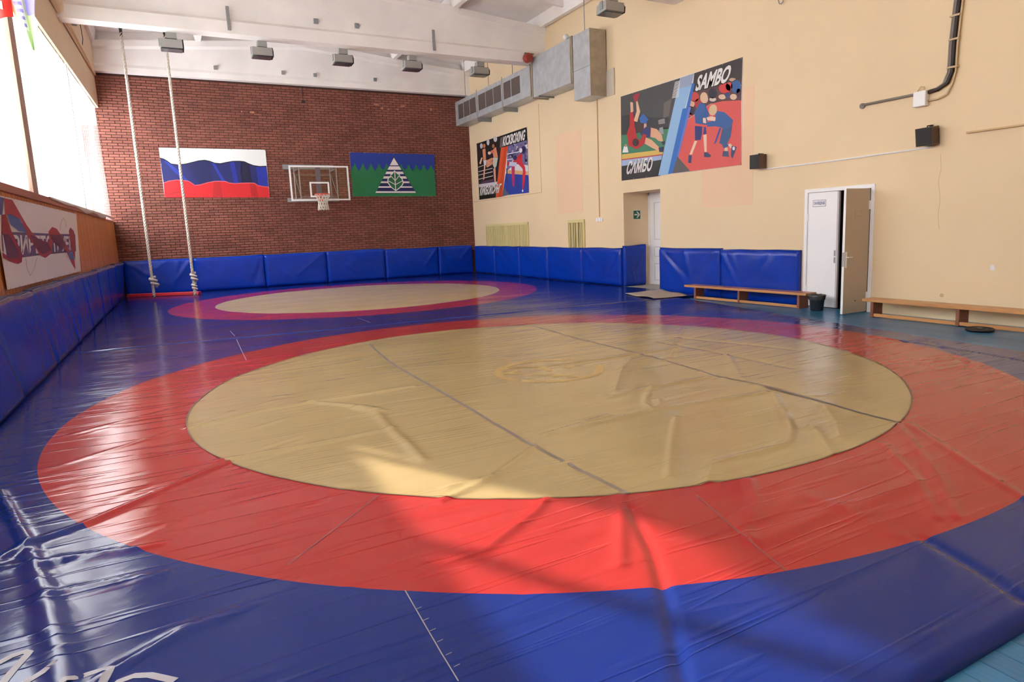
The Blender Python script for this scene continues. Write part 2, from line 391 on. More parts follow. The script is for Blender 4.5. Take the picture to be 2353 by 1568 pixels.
# --- left wall: parapet, lintel, piers
wl = MB()
lbox(wl, YF-.3, YB+.2, ZF-.1, 2.24, -.62, -.015)
wl = struct(wl.build('wall_left', M['cream2']))
mb = MB(); lbox(mb, YF-.3, YB+.02, 5.49, 6.40, -.62, 0); mb.build('lintel', M['cream2'], wl)
mb = MB(); mb.hexa([(-2.3, YF-.3, 6.39), (-1.62, YF-.3, 6.39), (-1.46, YB+.02, 6.39), (-2.3, YB+.02, 6.39), (-2.3, YF-.3, 8.0), (-1.62, YF-.3, 8.0), (-1.46, YB+.02, 8.0), (-2.3, YB+.02, 8.0)])
mb.build('upper_wall', M['cream2'], wl)
PIERS = [(-.9, -.5), (5.4, 5.77), (12.25, 12.62)]
for (a, b) in PIERS:
    mb = MB(); lbox(mb, a, b, 2.24, 5.49, -.60, -.004); mb.build('window_pier', M['pillar'], wl)
pl = None
n_pl = int((23.2-3.0)/0.105)
for i in range(n_pl):
    y = 3.0+i*0.105
    if pl is None:
        o = MB().box(0, .016, .0015, .1035, 0, 1.36).build('wall_plank', M['plank'], wl); pl = o.data
    else: o = bpy.data.objects.new('wall_plank', pl); C.objects.link(o); o.parent = wl
    o.location = (xw(y)-.015, y, .88); o.rotation_euler = (0, 0, -SK)
    o.scale = (1+.4*((i*7) % 5)/5, 1, 1.0 if y < 21.3 else 0.975-.04*(y-21.3)/1.9)
t1 = MB(); lbox(t1, 3.0, 20.9, 2.24, 2.345, -.60, .035); struct(t1.build('trim_1', M['ledge'], bevel=.006))
t2 = MB(); lbox(t2, YF, 3.0, 2.24, 2.345, -.60, .035); lbox(t2, 20.9, YB, 2.20, 2.25, -.60, .005); struct(t2.build('trim_2', M['ledge']))

# --- windows in the left wall
bays = [(-.5, 5.4), (5.77, 12.25), (12.62, 18.0), (18.0, YB)]
for wi, (a, b) in enumerate(bays):
    fr = MB(); n = 4; o0, o1 = -.58, -.50
    lbox(fr, a, b, 2.345, 2.42, o0, o1); lbox(fr, a, b, 5.42, 5.49, o0, o1); lbox(fr, a, b, 4.35, 4.42, o0, o1)
    for k in range(n+1):
        y = a+(b-a)*k/n; lbox(fr, max(a, y-.04), min(b, y+.04), 2.345, 5.49, o0, o1)
    fr = struct(fr.build('window_%d' % (wi+1), M['wht']))
    for k in range(n):
        y0 = a+(b-a)*k/n+.03; y1 = a+(b-a)*(k+1)/n-.03
        for (z0, z1) in ((2.41, 4.36), (4.41, 5.43)):
            g = MB(); lbox(g, y0, y1, z0, z1, -.545, -.540); g.build('window_pane', M['glass'], fr)

# --- ceiling: plates, ribs, beams
ce = MB()
xs = [-2.6, 4.3, 10.5]
for x0, x1 in zip(xs, xs[1:]):
    z0, z1 = slope(x0)+.30, slope(x1)+.30
    ce.hexa([(x0, YF-.3, z0), (x1, YF-.3, z1), (x1, YB+.4, z1), (x0, YB+.4, z0), (x0, YF-.3, z0+.2), (x1, YF-.3, z1+.2), (x1, YB+.4, z1+.2), (x0, YB+.4, z0+.2)])
ce = struct(ce.build('ceiling', M['white']))
beam_y = [17.5, 11.55, 5.6]
spans = [(YF, 5.6), (5.6, 11.55), (11.55, 17.5), (17.5, 23.1)]
for (a, b) in spans:
    for x in (-1.45, 1.28, 4.3, 7.32, 9.98):
        z = slope(x); t = .07
        mb = MB(); mb.hexa([(x-t, a, z), (x+t, a, z), (x+t, b, z), (x-t, b, z), (x-t*1.9, a, z+.32), (x+t*1.9, a, z+.32), (x+t*1.9, b, z+.32), (x-t*1.9, b, z+.32)])
        mb.build('ceiling_rib', M['white'], ce)
    # cross ribs of the slabs
    for q in range(1, 4):
        y = a+(b-a)*q/4
        for (xa, xb) in ((-1.35, 1.2), (1.36, 4.2), (4.4, 7.2), (7.4, 9.9)):
            za, zb = slope(xa)+.14, slope(xb)+.14; t = .05
            mb = MB(); mb.hexa([(xa, y-t, za), (xb, y-t, zb), (xb, y+t, zb), (xa, y+t, za), (xa, y-t*1.8, za+.18), (xb, y-t*1.8, zb+.18), (xb, y+t*1.8, zb+.18), (xa, y+t*1.8, za+.18)])
            mb.build('ceiling_cross_rib', M['white'], ce)
def beam(yc, half, fl_half, zb, zf):
    m = MB(); x0, x1 = -1.66, XR+.02
    prof = lambda x: [(yc-fl_half, zb), (yc+fl_half, zb), (yc+fl_half, zf), (yc+half, zf+.08), (yc+half, slope(x)-.22), (yc+half+.07, slope(x)-.15), (yc+half+.07, slope(x)+.02),
                      (yc-half-.07, slope(x)+.02), (yc-half-.07, slope(x)-.15), (yc-half, slope(x)-.22), (yc-half, zf+.08), (yc-fl_half, zf)]
    st = [x0, 4.3, x1]; n = 12; vs = [(x, p[0], p[1]) for x in st for p in prof(x)]
    fs = [tuple(range(n)), tuple(range(3*n-1, 2*n-1, -1))]+[(s*n+i, s*n+(i+1) % n, (s+1)*n+(i+1) % n, (s+1)*n+i) for s in range(2) for i in range(n)]
    m.add(vs, fs); return m.build('ceiling_beam', M['white'], ce)
for y in beam_y:
    b = beam(y, .09, .20, 6.27 if y > 17 else 6.24, 6.54)
    if y > 17:
        for x in (1.64, 6.62):
            MB().box(x-.035, x+.035, y-.23, y-.195, 6.34, 6.86).build('strap', M['steel'], b)
        for x in (3.62, 4.62):
            MB().box(x-.05, x+.05, y-.16, y-.085, 6.72, 6.83).build('lifting_loop', M['steel'], b)
eb = beam(23.13, .10, .12, 6.47, 6.62)
for x in (1.68, 3.64, 4.62, 6.6): MB().box(x-.05, x+.05, 22.96, 23.04, 6.74, 6.84).build('lifting_loop', M['steel'], eb)

# ------------------------------------------------------------------ wrestling mats
FOLD_AMP = {'A': (.020, .022), 'B': (.020, .020), 'C': (.012, .022), 'D': (-.018, .020), 'E': (.014, .022), 'F': (.012, .022), 'G': (-.014, .022), 'H2': (.018, .022), 'H4': (.014, .022),
            'H7': (.018, .024), 'H12': (-.008, .03), 'H13': (-.008, .03), 'I1': (.016, .028), 'J1': (.007, .05), 'J2': (.007, .04), 'L1': (-.008, .03), 'L2': (-.006, .03), 'L3': (-.008, .03)}
# printed art: polygons in metres on their own wall (wall axis, height), colour, layer
ART_SAMBO=[([(13.751,4.699),(11.562,4.682),(12.258,2.648),(13.776,2.665)],'4a4a4c',1),
([(12.115,4.257),(11.849,4.302),(11.941,3.947),(12.149,3.924)],'6a625c',2),
([(13.729,4.24),(13.2,4.193),(12.613,4.018),(11.941,3.909),(11.973,3.67),(13.743,3.776)],'38383b',2),
([(13.743,3.776),(13.505,3.753),(11.943,3.685),(12.082,3.315),(12.128,3.235),(13.757,3.307)],'3f8060',2),
([(13.75,3.307),(12.128,3.235),(12.175,3.125),(13.753,3.181)],'d6b45c',3),
([(13.753,3.191),(12.175,3.135),(12.19,3.108),(13.754,3.164)],'b8474a',4),
([(13.754,3.164),(12.19,3.108),(12.222,3.014),(13.758,3.023)],'9fb4d8',3),
([(13.758,3.023),(12.207,3.013),(12.336,2.655),(13.776,2.665)],'2a2a2a',2),
([(11.562,4.682),(11.113,4.684),(11.984,2.663),(12.335,2.659)],'8fb8e0',5),
([(11.562,4.682),(11.113,4.684),(11.202,4.457),(11.619,4.468)],'98a4c0',6),
([(11.18,4.496),(11.1,4.462),(11.748,2.674),(11.984,2.666),(11.482,4.017),(11.371,4.016)],'2a6cc0',7),
([(11.289,4.019),(11.208,4.005),(11.659,2.934),(11.761,2.813)],'6a76c8',8),
([(11.113,4.684),(9.759,4.69),(9.769,4.256),(11.208,4.183)],'3a3435',3),
([(11.167,4.282),(9.769,4.289),(9.78,3.878),(10.636,3.974),(11.372,3.763),(11.289,4.019)],'5b3a3f',4),
([(10.969,4.174),(10.982,4.131),(11.019,4.101),(11.072,4.09),(11.131,4.101),(11.184,4.131),(11.221,4.175),(11.234,4.224),(11.221,4.267),(11.184,4.297),(11.13,4.307),(11.071,4.296),(11.019,4.266),(10.982,4.222)],'c44040',5),
([(10.891,4.02),(10.902,3.976),(10.93,3.945),(10.972,3.931),(11.019,3.94),(11.061,3.967),(11.091,4.009),(11.101,4.057),(11.09,4.101),(11.061,4.133),(11.019,4.146),(10.972,4.137),(10.93,4.109),(10.902,4.067)],'b03838',5),
([(11.101,4.057),(11.109,4.028),(11.131,4.007),(11.163,3.999),(11.199,4.005),(11.232,4.025),(11.254,4.054),(11.262,4.086),(11.254,4.116),(11.231,4.136),(11.199,4.144),(11.163,4.138),(11.131,4.118),(11.109,4.089)],'d9a98c',5),
([(10.059,4.169),(10.075,4.129),(10.12,4.103),(10.186,4.096),(10.26,4.111),(10.327,4.143),(10.374,4.187),(10.391,4.234),(10.375,4.275),(10.328,4.3),(10.261,4.306),(10.187,4.291),(10.121,4.258),(10.075,4.215)],'d03a3c',5),
([(10.013,4.192),(10.022,4.158),(10.047,4.135),(10.084,4.126),(10.126,4.134),(10.164,4.158),(10.19,4.192),(10.2,4.23),(10.191,4.264),(10.165,4.287),(10.127,4.296),(10.086,4.287),(10.048,4.264),(10.022,4.23)],'d84848',5),
([(10.439,4.142),(10.451,4.101),(10.485,4.072),(10.534,4.061),(10.59,4.071),(10.64,4.1),(10.675,4.143),(10.687,4.19),(10.675,4.232),(10.64,4.261),(10.591,4.271),(10.535,4.26),(10.486,4.231),(10.452,4.189)],'2c2c38',5),
([(9.785,4.147),(9.798,4.093),(9.835,4.055),(9.889,4.04),(9.95,4.052),(10.006,4.088),(10.045,4.142),(10.059,4.202),(10.046,4.256),(10.008,4.294),(9.953,4.308),(9.892,4.295),(9.837,4.258),(9.799,4.206)],'2f5f9c',5),
([(10.186,4.027),(10.197,4.008),(10.226,3.996),(10.269,3.994),(10.317,4.003),(10.361,4.021),(10.391,4.044),(10.402,4.068),(10.392,4.088),(10.362,4.1),(10.318,4.101),(10.27,4.092),(10.227,4.074),(10.197,4.051)],'d8b8a0',5),
([(9.896,3.973),(9.905,3.95),(9.93,3.934),(9.967,3.93),(10.008,3.938),(10.045,3.956),(10.071,3.981),(10.081,4.008),(10.072,4.031),(10.046,4.046),(10.009,4.05),(9.968,4.042),(9.931,4.024),(9.905,4.0)],'d8b8a0',5),
([(10.081,4.041),(10.088,4.017),(10.107,4.0),(10.135,3.994),(10.167,4.0),(10.195,4.017),(10.215,4.041),(10.222,4.067),(10.215,4.092),(10.196,4.108),(10.168,4.114),(10.136,4.108),(10.108,4.091),(10.088,4.067)],'3a4a80',5),
([(10.463,4.028),(10.473,4.012),(10.5,4.002),(10.54,4.001),(10.584,4.009),(10.624,4.024),(10.652,4.044),(10.662,4.065),(10.652,4.082),(10.624,4.091),(10.584,4.092),(10.54,4.084),(10.5,4.068),(10.473,4.049)],'d0c0b8',5),
([(9.923,4.304),(9.931,4.292),(9.957,4.286),(9.993,4.287),(10.035,4.296),(10.072,4.31),(10.098,4.327),(10.107,4.343),(10.098,4.355),(10.072,4.361),(10.035,4.36),(9.994,4.351),(9.957,4.337),(9.932,4.321)],'c8a088',5),
([(11.101,3.916),(11.112,3.879),(11.142,3.853),(11.185,3.843),(11.233,3.851),(11.276,3.875),(11.306,3.911),(11.317,3.952),(11.306,3.989),(11.276,4.015),(11.232,4.025),(11.184,4.017),(11.141,3.992),(11.112,3.956)],'302c3a',5),
([(11.182,3.84),(11.19,3.822),(11.212,3.81),(11.245,3.807),(11.281,3.813),(11.314,3.827),(11.336,3.846),(11.344,3.867),(11.336,3.885),(11.313,3.897),(11.281,3.9),(11.244,3.894),(11.212,3.88),(11.19,3.861)],'b84a48',5),
([(9.795,4.035),(9.8,4.001),(9.815,3.976),(9.838,3.964),(9.863,3.969),(9.886,3.989),(9.902,4.02),(9.908,4.057),(9.903,4.091),(9.888,4.117),(9.865,4.128),(9.84,4.123),(9.817,4.103),(9.801,4.072)],'4a3038',5),
([(11.4,3.749),(11.101,3.827),(10.636,3.966),(10.293,3.963),(9.782,3.887),(9.766,2.647),(11.239,2.66),(11.658,3.028)],'d85450',6),
([(11.658,3.028),(11.239,2.66),(11.835,2.668)],'5a5654',9),
([(11.102,3.29),(11.022,3.271),(11.184,3.011),(11.265,3.02)],'e8c8b0',8),
([(11.293,3.014),(11.189,2.993),(11.211,2.831),(11.307,2.851)],'34406c',9),
([(10.839,3.37),(10.736,3.373),(10.735,3.012),(10.799,3.02)],'e8c8b0',8),
([(10.812,3.013),(10.709,3.0),(10.602,2.926),(10.632,2.891),(10.812,2.915)],'34406c',9),
([(11.094,3.597),(10.762,3.533),(10.736,3.382),(10.878,3.385),(10.917,3.283),(11.089,3.297)],'2c3478',9),
([(10.865,3.545),(10.808,3.537),(10.839,3.379),(10.878,3.385)],'d0484a',10),
([(10.943,4.047),(10.788,3.993),(10.661,3.771),(10.736,3.557),(11.075,3.641),(11.101,3.88)],'2f5c9e',10),
([(11.08,3.649),(10.736,3.561),(10.757,3.525),(11.094,3.601)],'d8504e',11),
([(10.697,4.106),(10.709,4.06),(10.741,4.027),(10.788,4.015),(10.84,4.024),(10.888,4.054),(10.921,4.099),(10.933,4.15),(10.921,4.196),(10.888,4.228),(10.841,4.241),(10.788,4.231),(10.741,4.2),(10.709,4.156)],'d8b48c',11),
([(10.69,4.079),(10.698,4.044),(10.722,4.02),(10.756,4.01),(10.795,4.017),(10.83,4.039),(10.854,4.073),(10.863,4.111),(10.854,4.145),(10.83,4.17),(10.795,4.179),(10.757,4.172),(10.722,4.149),(10.698,4.116)],'dcb8a2',12),
([(10.362,3.449),(10.313,3.433),(10.458,3.17),(10.528,3.136)],'39449a',8),
([(10.226,3.037),(10.13,3.026),(10.13,2.949),(10.213,2.959)],'e0c0ac',8),
([(10.131,3.085),(10.06,3.101),(9.977,3.023),(10.047,2.998)],'e0c0ac',8),
([(10.262,2.973),(10.118,2.956),(10.088,2.837),(10.28,2.872)],'34406c',9),
([(10.024,3.046),(9.88,3.011),(9.998,2.786),(10.046,2.863)],'34406c',9),
([(9.933,2.984),(9.936,2.969),(9.945,2.957),(9.958,2.951),(9.972,2.953),(9.985,2.962),(9.995,2.976),(9.998,2.992),(9.995,3.008),(9.986,3.02),(9.973,3.025),(9.959,3.024),(9.945,3.015),(9.936,3.001)],'e8e4e4',10),
([(10.277,3.44),(10.017,3.44),(10.05,3.235),(10.143,3.112),(10.107,3.057),(10.238,3.018),(10.292,3.114),(10.365,3.141)],'2d5488',10),
([(10.462,3.807),(10.22,3.732),(9.988,3.543),(10.047,3.411),(10.265,3.426),(10.46,3.495),(10.711,3.522),(10.736,3.61),(10.498,3.624)],'2f5c9e',11),
([(10.432,3.799),(10.458,3.757),(10.501,3.73),(10.554,3.724),(10.606,3.74),(10.647,3.775),(10.669,3.822),(10.666,3.872),(10.64,3.914),(10.596,3.941),(10.543,3.946),(10.492,3.929),(10.451,3.895),(10.43,3.848)],'d6b892',12),
([(10.737,3.714),(10.585,3.716),(10.466,3.671),(10.485,3.602),(10.711,3.655)],'e8c8b4',13),
([(10.844,3.723),(10.762,3.71),(10.742,3.597),(10.839,3.622)],'e8c8b4',13),
([(13.132,4.48),(13.072,4.469),(12.978,4.216),(13.097,3.992),(13.244,4.04),(13.114,4.239)],'e0b898',6),
([(13.363,4.502),(13.254,4.472),(13.239,4.26),(13.352,4.249)],'e0b898',6),
([(13.189,4.649),(12.972,4.638),(13.051,4.525),(13.092,4.469),(13.193,4.479),(13.247,4.601)],'a83040',7),
([(13.386,4.264),(13.25,4.241),(13.2,3.912),(13.112,3.617),(12.816,3.478),(13.118,3.351),(13.459,3.49),(13.515,3.775),(13.394,3.962)],'b8282e',7),
([(13.018,4.064),(12.868,4.148),(12.671,3.988),(12.769,3.896),(12.971,3.957)],'3a6cb8',8),
([(12.84,3.917),(12.743,3.921),(12.748,3.647),(12.844,3.72)],'d8a890',8),
([(12.601,3.792),(12.366,3.719),(12.185,3.549),(12.15,3.406),(12.308,3.446),(12.416,3.523),(12.62,3.58)],'dca888',7),
([(12.781,3.592),(12.558,3.503),(12.274,3.291),(12.312,3.215),(12.561,3.327),(12.823,3.455)],'dca888',8),
([(12.777,3.828),(12.579,3.779),(12.605,3.564),(12.879,3.596),(12.992,3.721)],'303870',9),
([(12.852,3.824),(12.866,3.773),(12.905,3.736),(12.961,3.72),(13.023,3.729),(13.079,3.76),(13.117,3.809),(13.13,3.865),(13.115,3.917),(13.075,3.954),(13.018,3.969),(12.956,3.959),(12.901,3.927),(12.864,3.879)],'4a3432',10),
([(12.311,3.296),(12.127,3.292),(12.129,3.174),(12.281,3.192)],'2a3050',9),
([(12.211,3.414),(12.08,3.42),(12.081,3.34),(12.157,3.338)],'2a3050',9),
([(12.878,3.685),(12.748,3.647),(12.817,3.458),(12.95,3.395),(13.049,3.448)],'b8282e',11),
([(13.037,3.507),(13.051,3.468),(13.087,3.441),(13.139,3.429),(13.196,3.436),(13.247,3.461),(13.283,3.498),(13.295,3.54),(13.281,3.579),(13.244,3.607),(13.192,3.618),(13.134,3.61),(13.084,3.585),(13.049,3.548)],'3a2c2c',12),
([(13.719,3.349),(13.643,3.492),(13.512,3.476),(13.464,3.325)],'e8e4ea',6),
([(13.522,3.498),(13.528,3.482),(13.542,3.471),(13.562,3.466),(13.584,3.469),(13.603,3.479),(13.617,3.494),(13.621,3.51),(13.616,3.526),(13.602,3.537),(13.582,3.542),(13.56,3.539),(13.54,3.529),(13.527,3.514)],'b08878',7),
([(12.317,3.913),(12.089,3.914),(12.076,3.799),(12.303,3.815)],'8a8684',5),
([(12.274,3.734),(12.152,3.735),(12.124,3.578),(12.291,3.583)],'9a9aa0',5),
([(11.729,4.618),(11.554,4.614),(11.559,4.626),(11.734,4.629)],'e4e4e4',9),
([(11.737,4.594),(11.558,4.59),(11.562,4.601),(11.741,4.605)],'e4e4e4',9),
([(11.744,4.57),(11.561,4.565),(11.566,4.577),(11.749,4.581)],'e4e4e4',9),
([(11.752,4.546),(11.565,4.541),(11.569,4.552),(11.756,4.557)],'e4e4e4',9),
([(11.76,4.522),(11.568,4.516),(11.573,4.528),(11.764,4.533)],'e4e4e4',9),
([(11.767,4.498),(11.572,4.492),(11.576,4.503),(11.772,4.509)],'e4e4e4',9),
([(11.775,4.474),(11.575,4.467),(11.58,4.478),(11.779,4.485)],'e4e4e4',9),
([(11.783,4.45),(11.579,4.442),(11.583,4.454),(11.787,4.461)],'e4e4e4',9),
([(11.791,4.425),(11.583,4.418),(11.587,4.429),(11.795,4.437)],'e4e4e4',9),
([(11.798,4.401),(11.586,4.393),(11.59,4.404),(11.802,4.413)],'e4e4e4',9),
([(11.806,4.377),(11.59,4.368),(11.594,4.38),(11.81,4.388)],'e4e4e4',9),
([(11.814,4.353),(11.593,4.344),(11.597,4.355),(11.818,4.364)],'e4e4e4',9),
([(11.822,4.328),(11.597,4.319),(11.601,4.33),(11.825,4.34)],'e4e4e4',9),
([(11.829,4.304),(11.6,4.294),(11.604,4.306),(11.833,4.315)],'e4e4e4',9)]
ART_KICK=[([(22.621,4.716),(19.981,4.711),(21.096,2.699),(22.627,2.696)],'1f1b1d',1),
([(22.089,4.566),(22.106,4.528),(22.143,4.501),(22.194,4.49),(22.248,4.496),(22.295,4.52),(22.325,4.556),(22.332,4.596),(22.315,4.634),(22.277,4.661),(22.226,4.673),(22.172,4.666),(22.126,4.642),(22.097,4.606)],'c8c4c8',2),
([(21.51,4.622),(21.527,4.577),(21.563,4.543),(21.612,4.528),(21.664,4.535),(21.708,4.562),(21.736,4.604),(21.742,4.652),(21.725,4.698),(21.688,4.731),(21.639,4.746),(21.588,4.739),(21.544,4.712),(21.516,4.67)],'c8c4c8',2),
([(20.875,4.645),(20.894,4.606),(20.938,4.578),(20.999,4.567),(21.065,4.576),(21.123,4.602),(21.161,4.641),(21.171,4.685),(21.151,4.725),(21.106,4.753),(21.045,4.763),(20.979,4.754),(20.922,4.727),(20.885,4.689)],'c8c4c8',2),
([(22.579,3.857),(22.083,3.88),(22.097,3.898),(22.593,3.876)],'e8e4e6',3),
([(22.575,3.7),(21.338,3.704),(21.346,3.723),(22.584,3.719)],'e8e4e6',3),
([(22.591,3.576),(21.351,3.586),(21.36,3.604),(22.599,3.595)],'e8e4e6',3),
([(22.598,3.429),(21.343,3.445),(21.351,3.463),(22.607,3.449)],'e8e4e6',3),
([(22.26,3.332),(21.312,3.335),(21.323,3.236),(22.425,3.261)],'5a3a5a',2),
([(22.61,3.255),(20.945,3.225),(21.002,3.131),(22.587,3.148)],'cfc6cf',4),
([(21.851,4.536),(21.866,4.504),(21.899,4.482),(21.944,4.473),(21.993,4.479),(22.035,4.499),(22.062,4.529),(22.069,4.563),(22.054,4.595),(22.021,4.617),(21.975,4.626),(21.927,4.62),(21.885,4.6),(21.858,4.57)],'c07c5c',5),
([(22.124,4.448),(21.871,4.448),(21.856,4.072),(22.096,4.053)],'d8906c',4),
([(22.26,4.178),(22.148,4.165),(22.33,3.949),(22.475,3.995)],'e0b8a8',5),
([(22.049,3.889),(21.942,3.858),(22.088,3.4),(22.204,3.368)],'dca088',4),
([(21.846,4.031),(21.326,4.074),(21.228,4.004),(21.791,3.859)],'d89070',5),
([(22.095,4.057),(21.833,4.053),(21.853,3.885),(22.042,3.864)],'c8ccd4',6),
([(21.104,4.438),(21.117,4.41),(21.148,4.391),(21.191,4.384),(21.237,4.389),(21.277,4.407),(21.303,4.434),(21.31,4.464),(21.297,4.491),(21.265,4.51),(21.222,4.518),(21.177,4.512),(21.137,4.494),(21.111,4.467)],'b07050',5),
([(21.273,4.325),(21.004,4.4),(20.875,4.043),(21.231,4.059),(21.263,4.205)],'e08c6c',4),
([(21.296,3.693),(21.119,3.696),(21.125,3.216),(21.252,3.226)],'d89c84',4),
([(21.89,3.869),(21.29,3.961),(21.244,3.863),(21.801,3.779)],'d08c6c',6),
([(21.255,4.066),(20.873,4.023),(21.017,3.764),(21.169,3.677),(21.307,3.814)],'c4c4b8',7),
([(21.423,4.24),(21.438,4.217),(21.475,4.202),(21.526,4.197),(21.582,4.204),(21.631,4.22),(21.664,4.244),(21.674,4.269),(21.658,4.292),(21.621,4.307),(21.569,4.311),(21.514,4.305),(21.465,4.288),(21.432,4.265)],'e8c4c0',8),
([(21.162,4.253),(21.179,4.231),(21.22,4.216),(21.278,4.212),(21.341,4.22),(21.397,4.237),(21.435,4.261),(21.446,4.286),(21.43,4.308),(21.388,4.323),(21.329,4.326),(21.266,4.319),(21.21,4.301),(21.174,4.278)],'d07060',8),
([(20.595,4.339),(20.071,4.334),(20.677,2.689),(21.2,2.701)],'d8542c',9),
([(20.349,4.327),(20.15,4.325),(20.769,2.689),(20.955,2.694)],'c44824',10),
([(20.105,4.335),(18.695,4.325),(18.723,3.533),(20.251,3.544)],'6c6894',2),
([(19.612,4.261),(19.638,4.239),(19.69,4.24),(19.73,4.262),(19.728,4.289),(19.684,4.301),(19.633,4.288)],'2c2c5c',3),
([(19.923,4.007),(19.949,3.961),(19.999,3.954),(20.035,3.993),(20.03,4.047),(19.987,4.077),(19.94,4.059)],'2c2c5c',3),
([(19.662,3.986),(19.686,3.963),(19.733,3.962),(19.77,3.984),(19.767,4.012),(19.728,4.025),(19.681,4.013)],'2c2c5c',3),
([(19.649,3.72),(19.669,3.682),(19.706,3.677),(19.733,3.707),(19.729,3.75),(19.697,3.773),(19.661,3.76)],'b8b4cc',3),
([(18.926,4.117),(18.949,4.083),(18.996,4.079),(19.031,4.109),(19.027,4.151),(18.988,4.172),(18.943,4.157)],'d8d4dc',3),
([(18.766,3.687),(18.791,3.646),(18.84,3.64),(18.876,3.674),(18.872,3.722),(18.831,3.748),(18.784,3.732)],'b8b4cc',3),
([(19.105,3.941),(19.126,3.91),(19.168,3.907),(19.199,3.933),(19.196,3.97),(19.161,3.989),(19.12,3.976)],'2c2c5c',3),
([(18.758,3.705),(18.793,3.665),(18.864,3.662),(18.918,3.698),(18.914,3.746),(18.855,3.77),(18.785,3.751)],'2c2c5c',3),
([(18.79,3.863),(18.824,3.823),(18.893,3.82),(18.945,3.856),(18.941,3.904),(18.884,3.928),(18.816,3.909)],'7a4a6a',3),
([(19.689,4.062),(19.713,4.032),(19.762,4.029),(19.798,4.057),(19.795,4.093),(19.754,4.112),(19.707,4.098)],'8884b4',3),
([(19.585,3.798),(19.603,3.778),(19.641,3.777),(19.669,3.795),(19.667,3.819),(19.636,3.83),(19.599,3.821)],'d8d4dc',3),
([(18.693,3.885),(18.722,3.849),(18.782,3.846),(18.826,3.879),(18.823,3.922),(18.773,3.943),(18.716,3.927)],'8884b4',3),
([(18.687,4.086),(18.711,4.064),(18.761,4.064),(18.799,4.086),(18.796,4.114),(18.756,4.126),(18.707,4.114)],'d8d4dc',3),
([(19.358,4.177),(19.384,4.143),(19.438,4.141),(19.478,4.171),(19.474,4.212),(19.429,4.232),(19.378,4.216)],'d8d4dc',3),
([(19.27,3.705),(19.289,3.685),(19.328,3.684),(19.358,3.702),(19.356,3.726),(19.323,3.738),(19.285,3.728)],'8884b4',3),
([(19.565,3.945),(19.599,3.925),(19.672,3.927),(19.728,3.95),(19.725,3.977),(19.666,3.986),(19.595,3.972)],'8884b4',3),
([(19.54,4.302),(19.564,4.282),(19.615,4.283),(19.654,4.304),(19.652,4.328),(19.61,4.339),(19.56,4.327)],'b8b4cc',3),
([(19.061,3.647),(19.079,3.621),(19.114,3.618),(19.14,3.64),(19.137,3.671),(19.108,3.687),(19.074,3.677)],'8884b4',3),
([(18.938,3.982),(18.973,3.949),(19.045,3.948),(19.1,3.98),(19.097,4.022),(19.037,4.04),(18.966,4.023)],'1e2048',3),
([(19.821,3.951),(19.857,3.926),(19.932,3.927),(19.991,3.954),(19.987,3.986),(19.925,3.999),(19.851,3.983)],'b8b4cc',3),
([(19.483,3.69),(19.506,3.672),(19.556,3.672),(19.594,3.69),(19.592,3.713),(19.551,3.723),(19.503,3.713)],'2c2c5c',3),
([(19.333,4.058),(19.368,4.013),(19.437,4.009),(19.489,4.049),(19.484,4.103),(19.426,4.13),(19.359,4.109)],'7a4a6a',3),
([(19.843,3.714),(19.869,3.69),(19.925,3.689),(19.967,3.712),(19.964,3.742),(19.918,3.755),(19.864,3.743)],'2c2c5c',3),
([(19.864,3.877),(19.896,3.832),(19.959,3.826),(20.006,3.866),(20.0,3.92),(19.947,3.948),(19.887,3.929)],'7a4a6a',3),
([(19.894,4.043),(19.919,3.996),(19.967,3.989),(20.002,4.027),(19.996,4.082),(19.955,4.112),(19.91,4.094)],'2c2c5c',3),
([(18.858,4.046),(18.893,4.013),(18.967,4.012),(19.024,4.045),(19.02,4.087),(18.959,4.106),(18.887,4.088)],'8884b4',3),
([(19.317,4.135),(19.342,4.117),(19.394,4.118),(19.434,4.137),(19.432,4.161),(19.389,4.17),(19.338,4.158)],'403a6c',3),
([(19.382,3.882),(19.408,3.859),(19.461,3.858),(19.502,3.881),(19.499,3.91),(19.455,3.923),(19.403,3.911)],'8884b4',3),
([(19.891,4.197),(19.914,4.173),(19.962,4.172),(19.997,4.195),(19.994,4.225),(19.955,4.238),(19.909,4.226)],'8884b4',3),
([(19.398,4.132),(19.423,4.089),(19.472,4.084),(19.508,4.12),(19.504,4.17),(19.462,4.197),(19.415,4.18)],'b8b4cc',3),
([(19.252,3.647),(19.279,3.604),(19.331,3.598),(19.369,3.634),(19.364,3.685),(19.32,3.712),(19.27,3.695)],'d8d4dc',3),
([(18.882,3.782),(18.901,3.753),(18.936,3.749),(18.962,3.774),(18.959,3.807),(18.93,3.825),(18.895,3.814)],'403a6c',3),
([(19.666,3.766),(19.703,3.723),(19.778,3.719),(19.835,3.758),(19.83,3.81),(19.767,3.836),(19.694,3.817)],'b8b4cc',3),
([(19.533,4.013),(19.568,3.988),(19.642,3.989),(19.699,4.016),(19.696,4.049),(19.635,4.062),(19.563,4.046)],'403a6c',3),
([(19.265,3.864),(19.295,3.84),(19.359,3.84),(19.408,3.865),(19.405,3.895),(19.352,3.909),(19.29,3.895)],'403a6c',3),
([(18.704,4.164),(18.739,4.122),(18.811,4.12),(18.866,4.159),(18.861,4.21),(18.801,4.234),(18.731,4.214)],'d8d4dc',3),
([(19.676,4.079),(19.707,4.041),(19.77,4.037),(19.817,4.073),(19.813,4.12),(19.76,4.143),(19.699,4.125)],'b8b4cc',3),
([(19.086,4.221),(19.107,4.186),(19.149,4.182),(19.179,4.212),(19.175,4.254),(19.141,4.275),(19.101,4.261)],'7a4a6a',3),
([(19.334,4.033),(19.361,3.993),(19.412,3.989),(19.45,4.023),(19.446,4.07),(19.402,4.095),(19.353,4.078)],'8884b4',3),
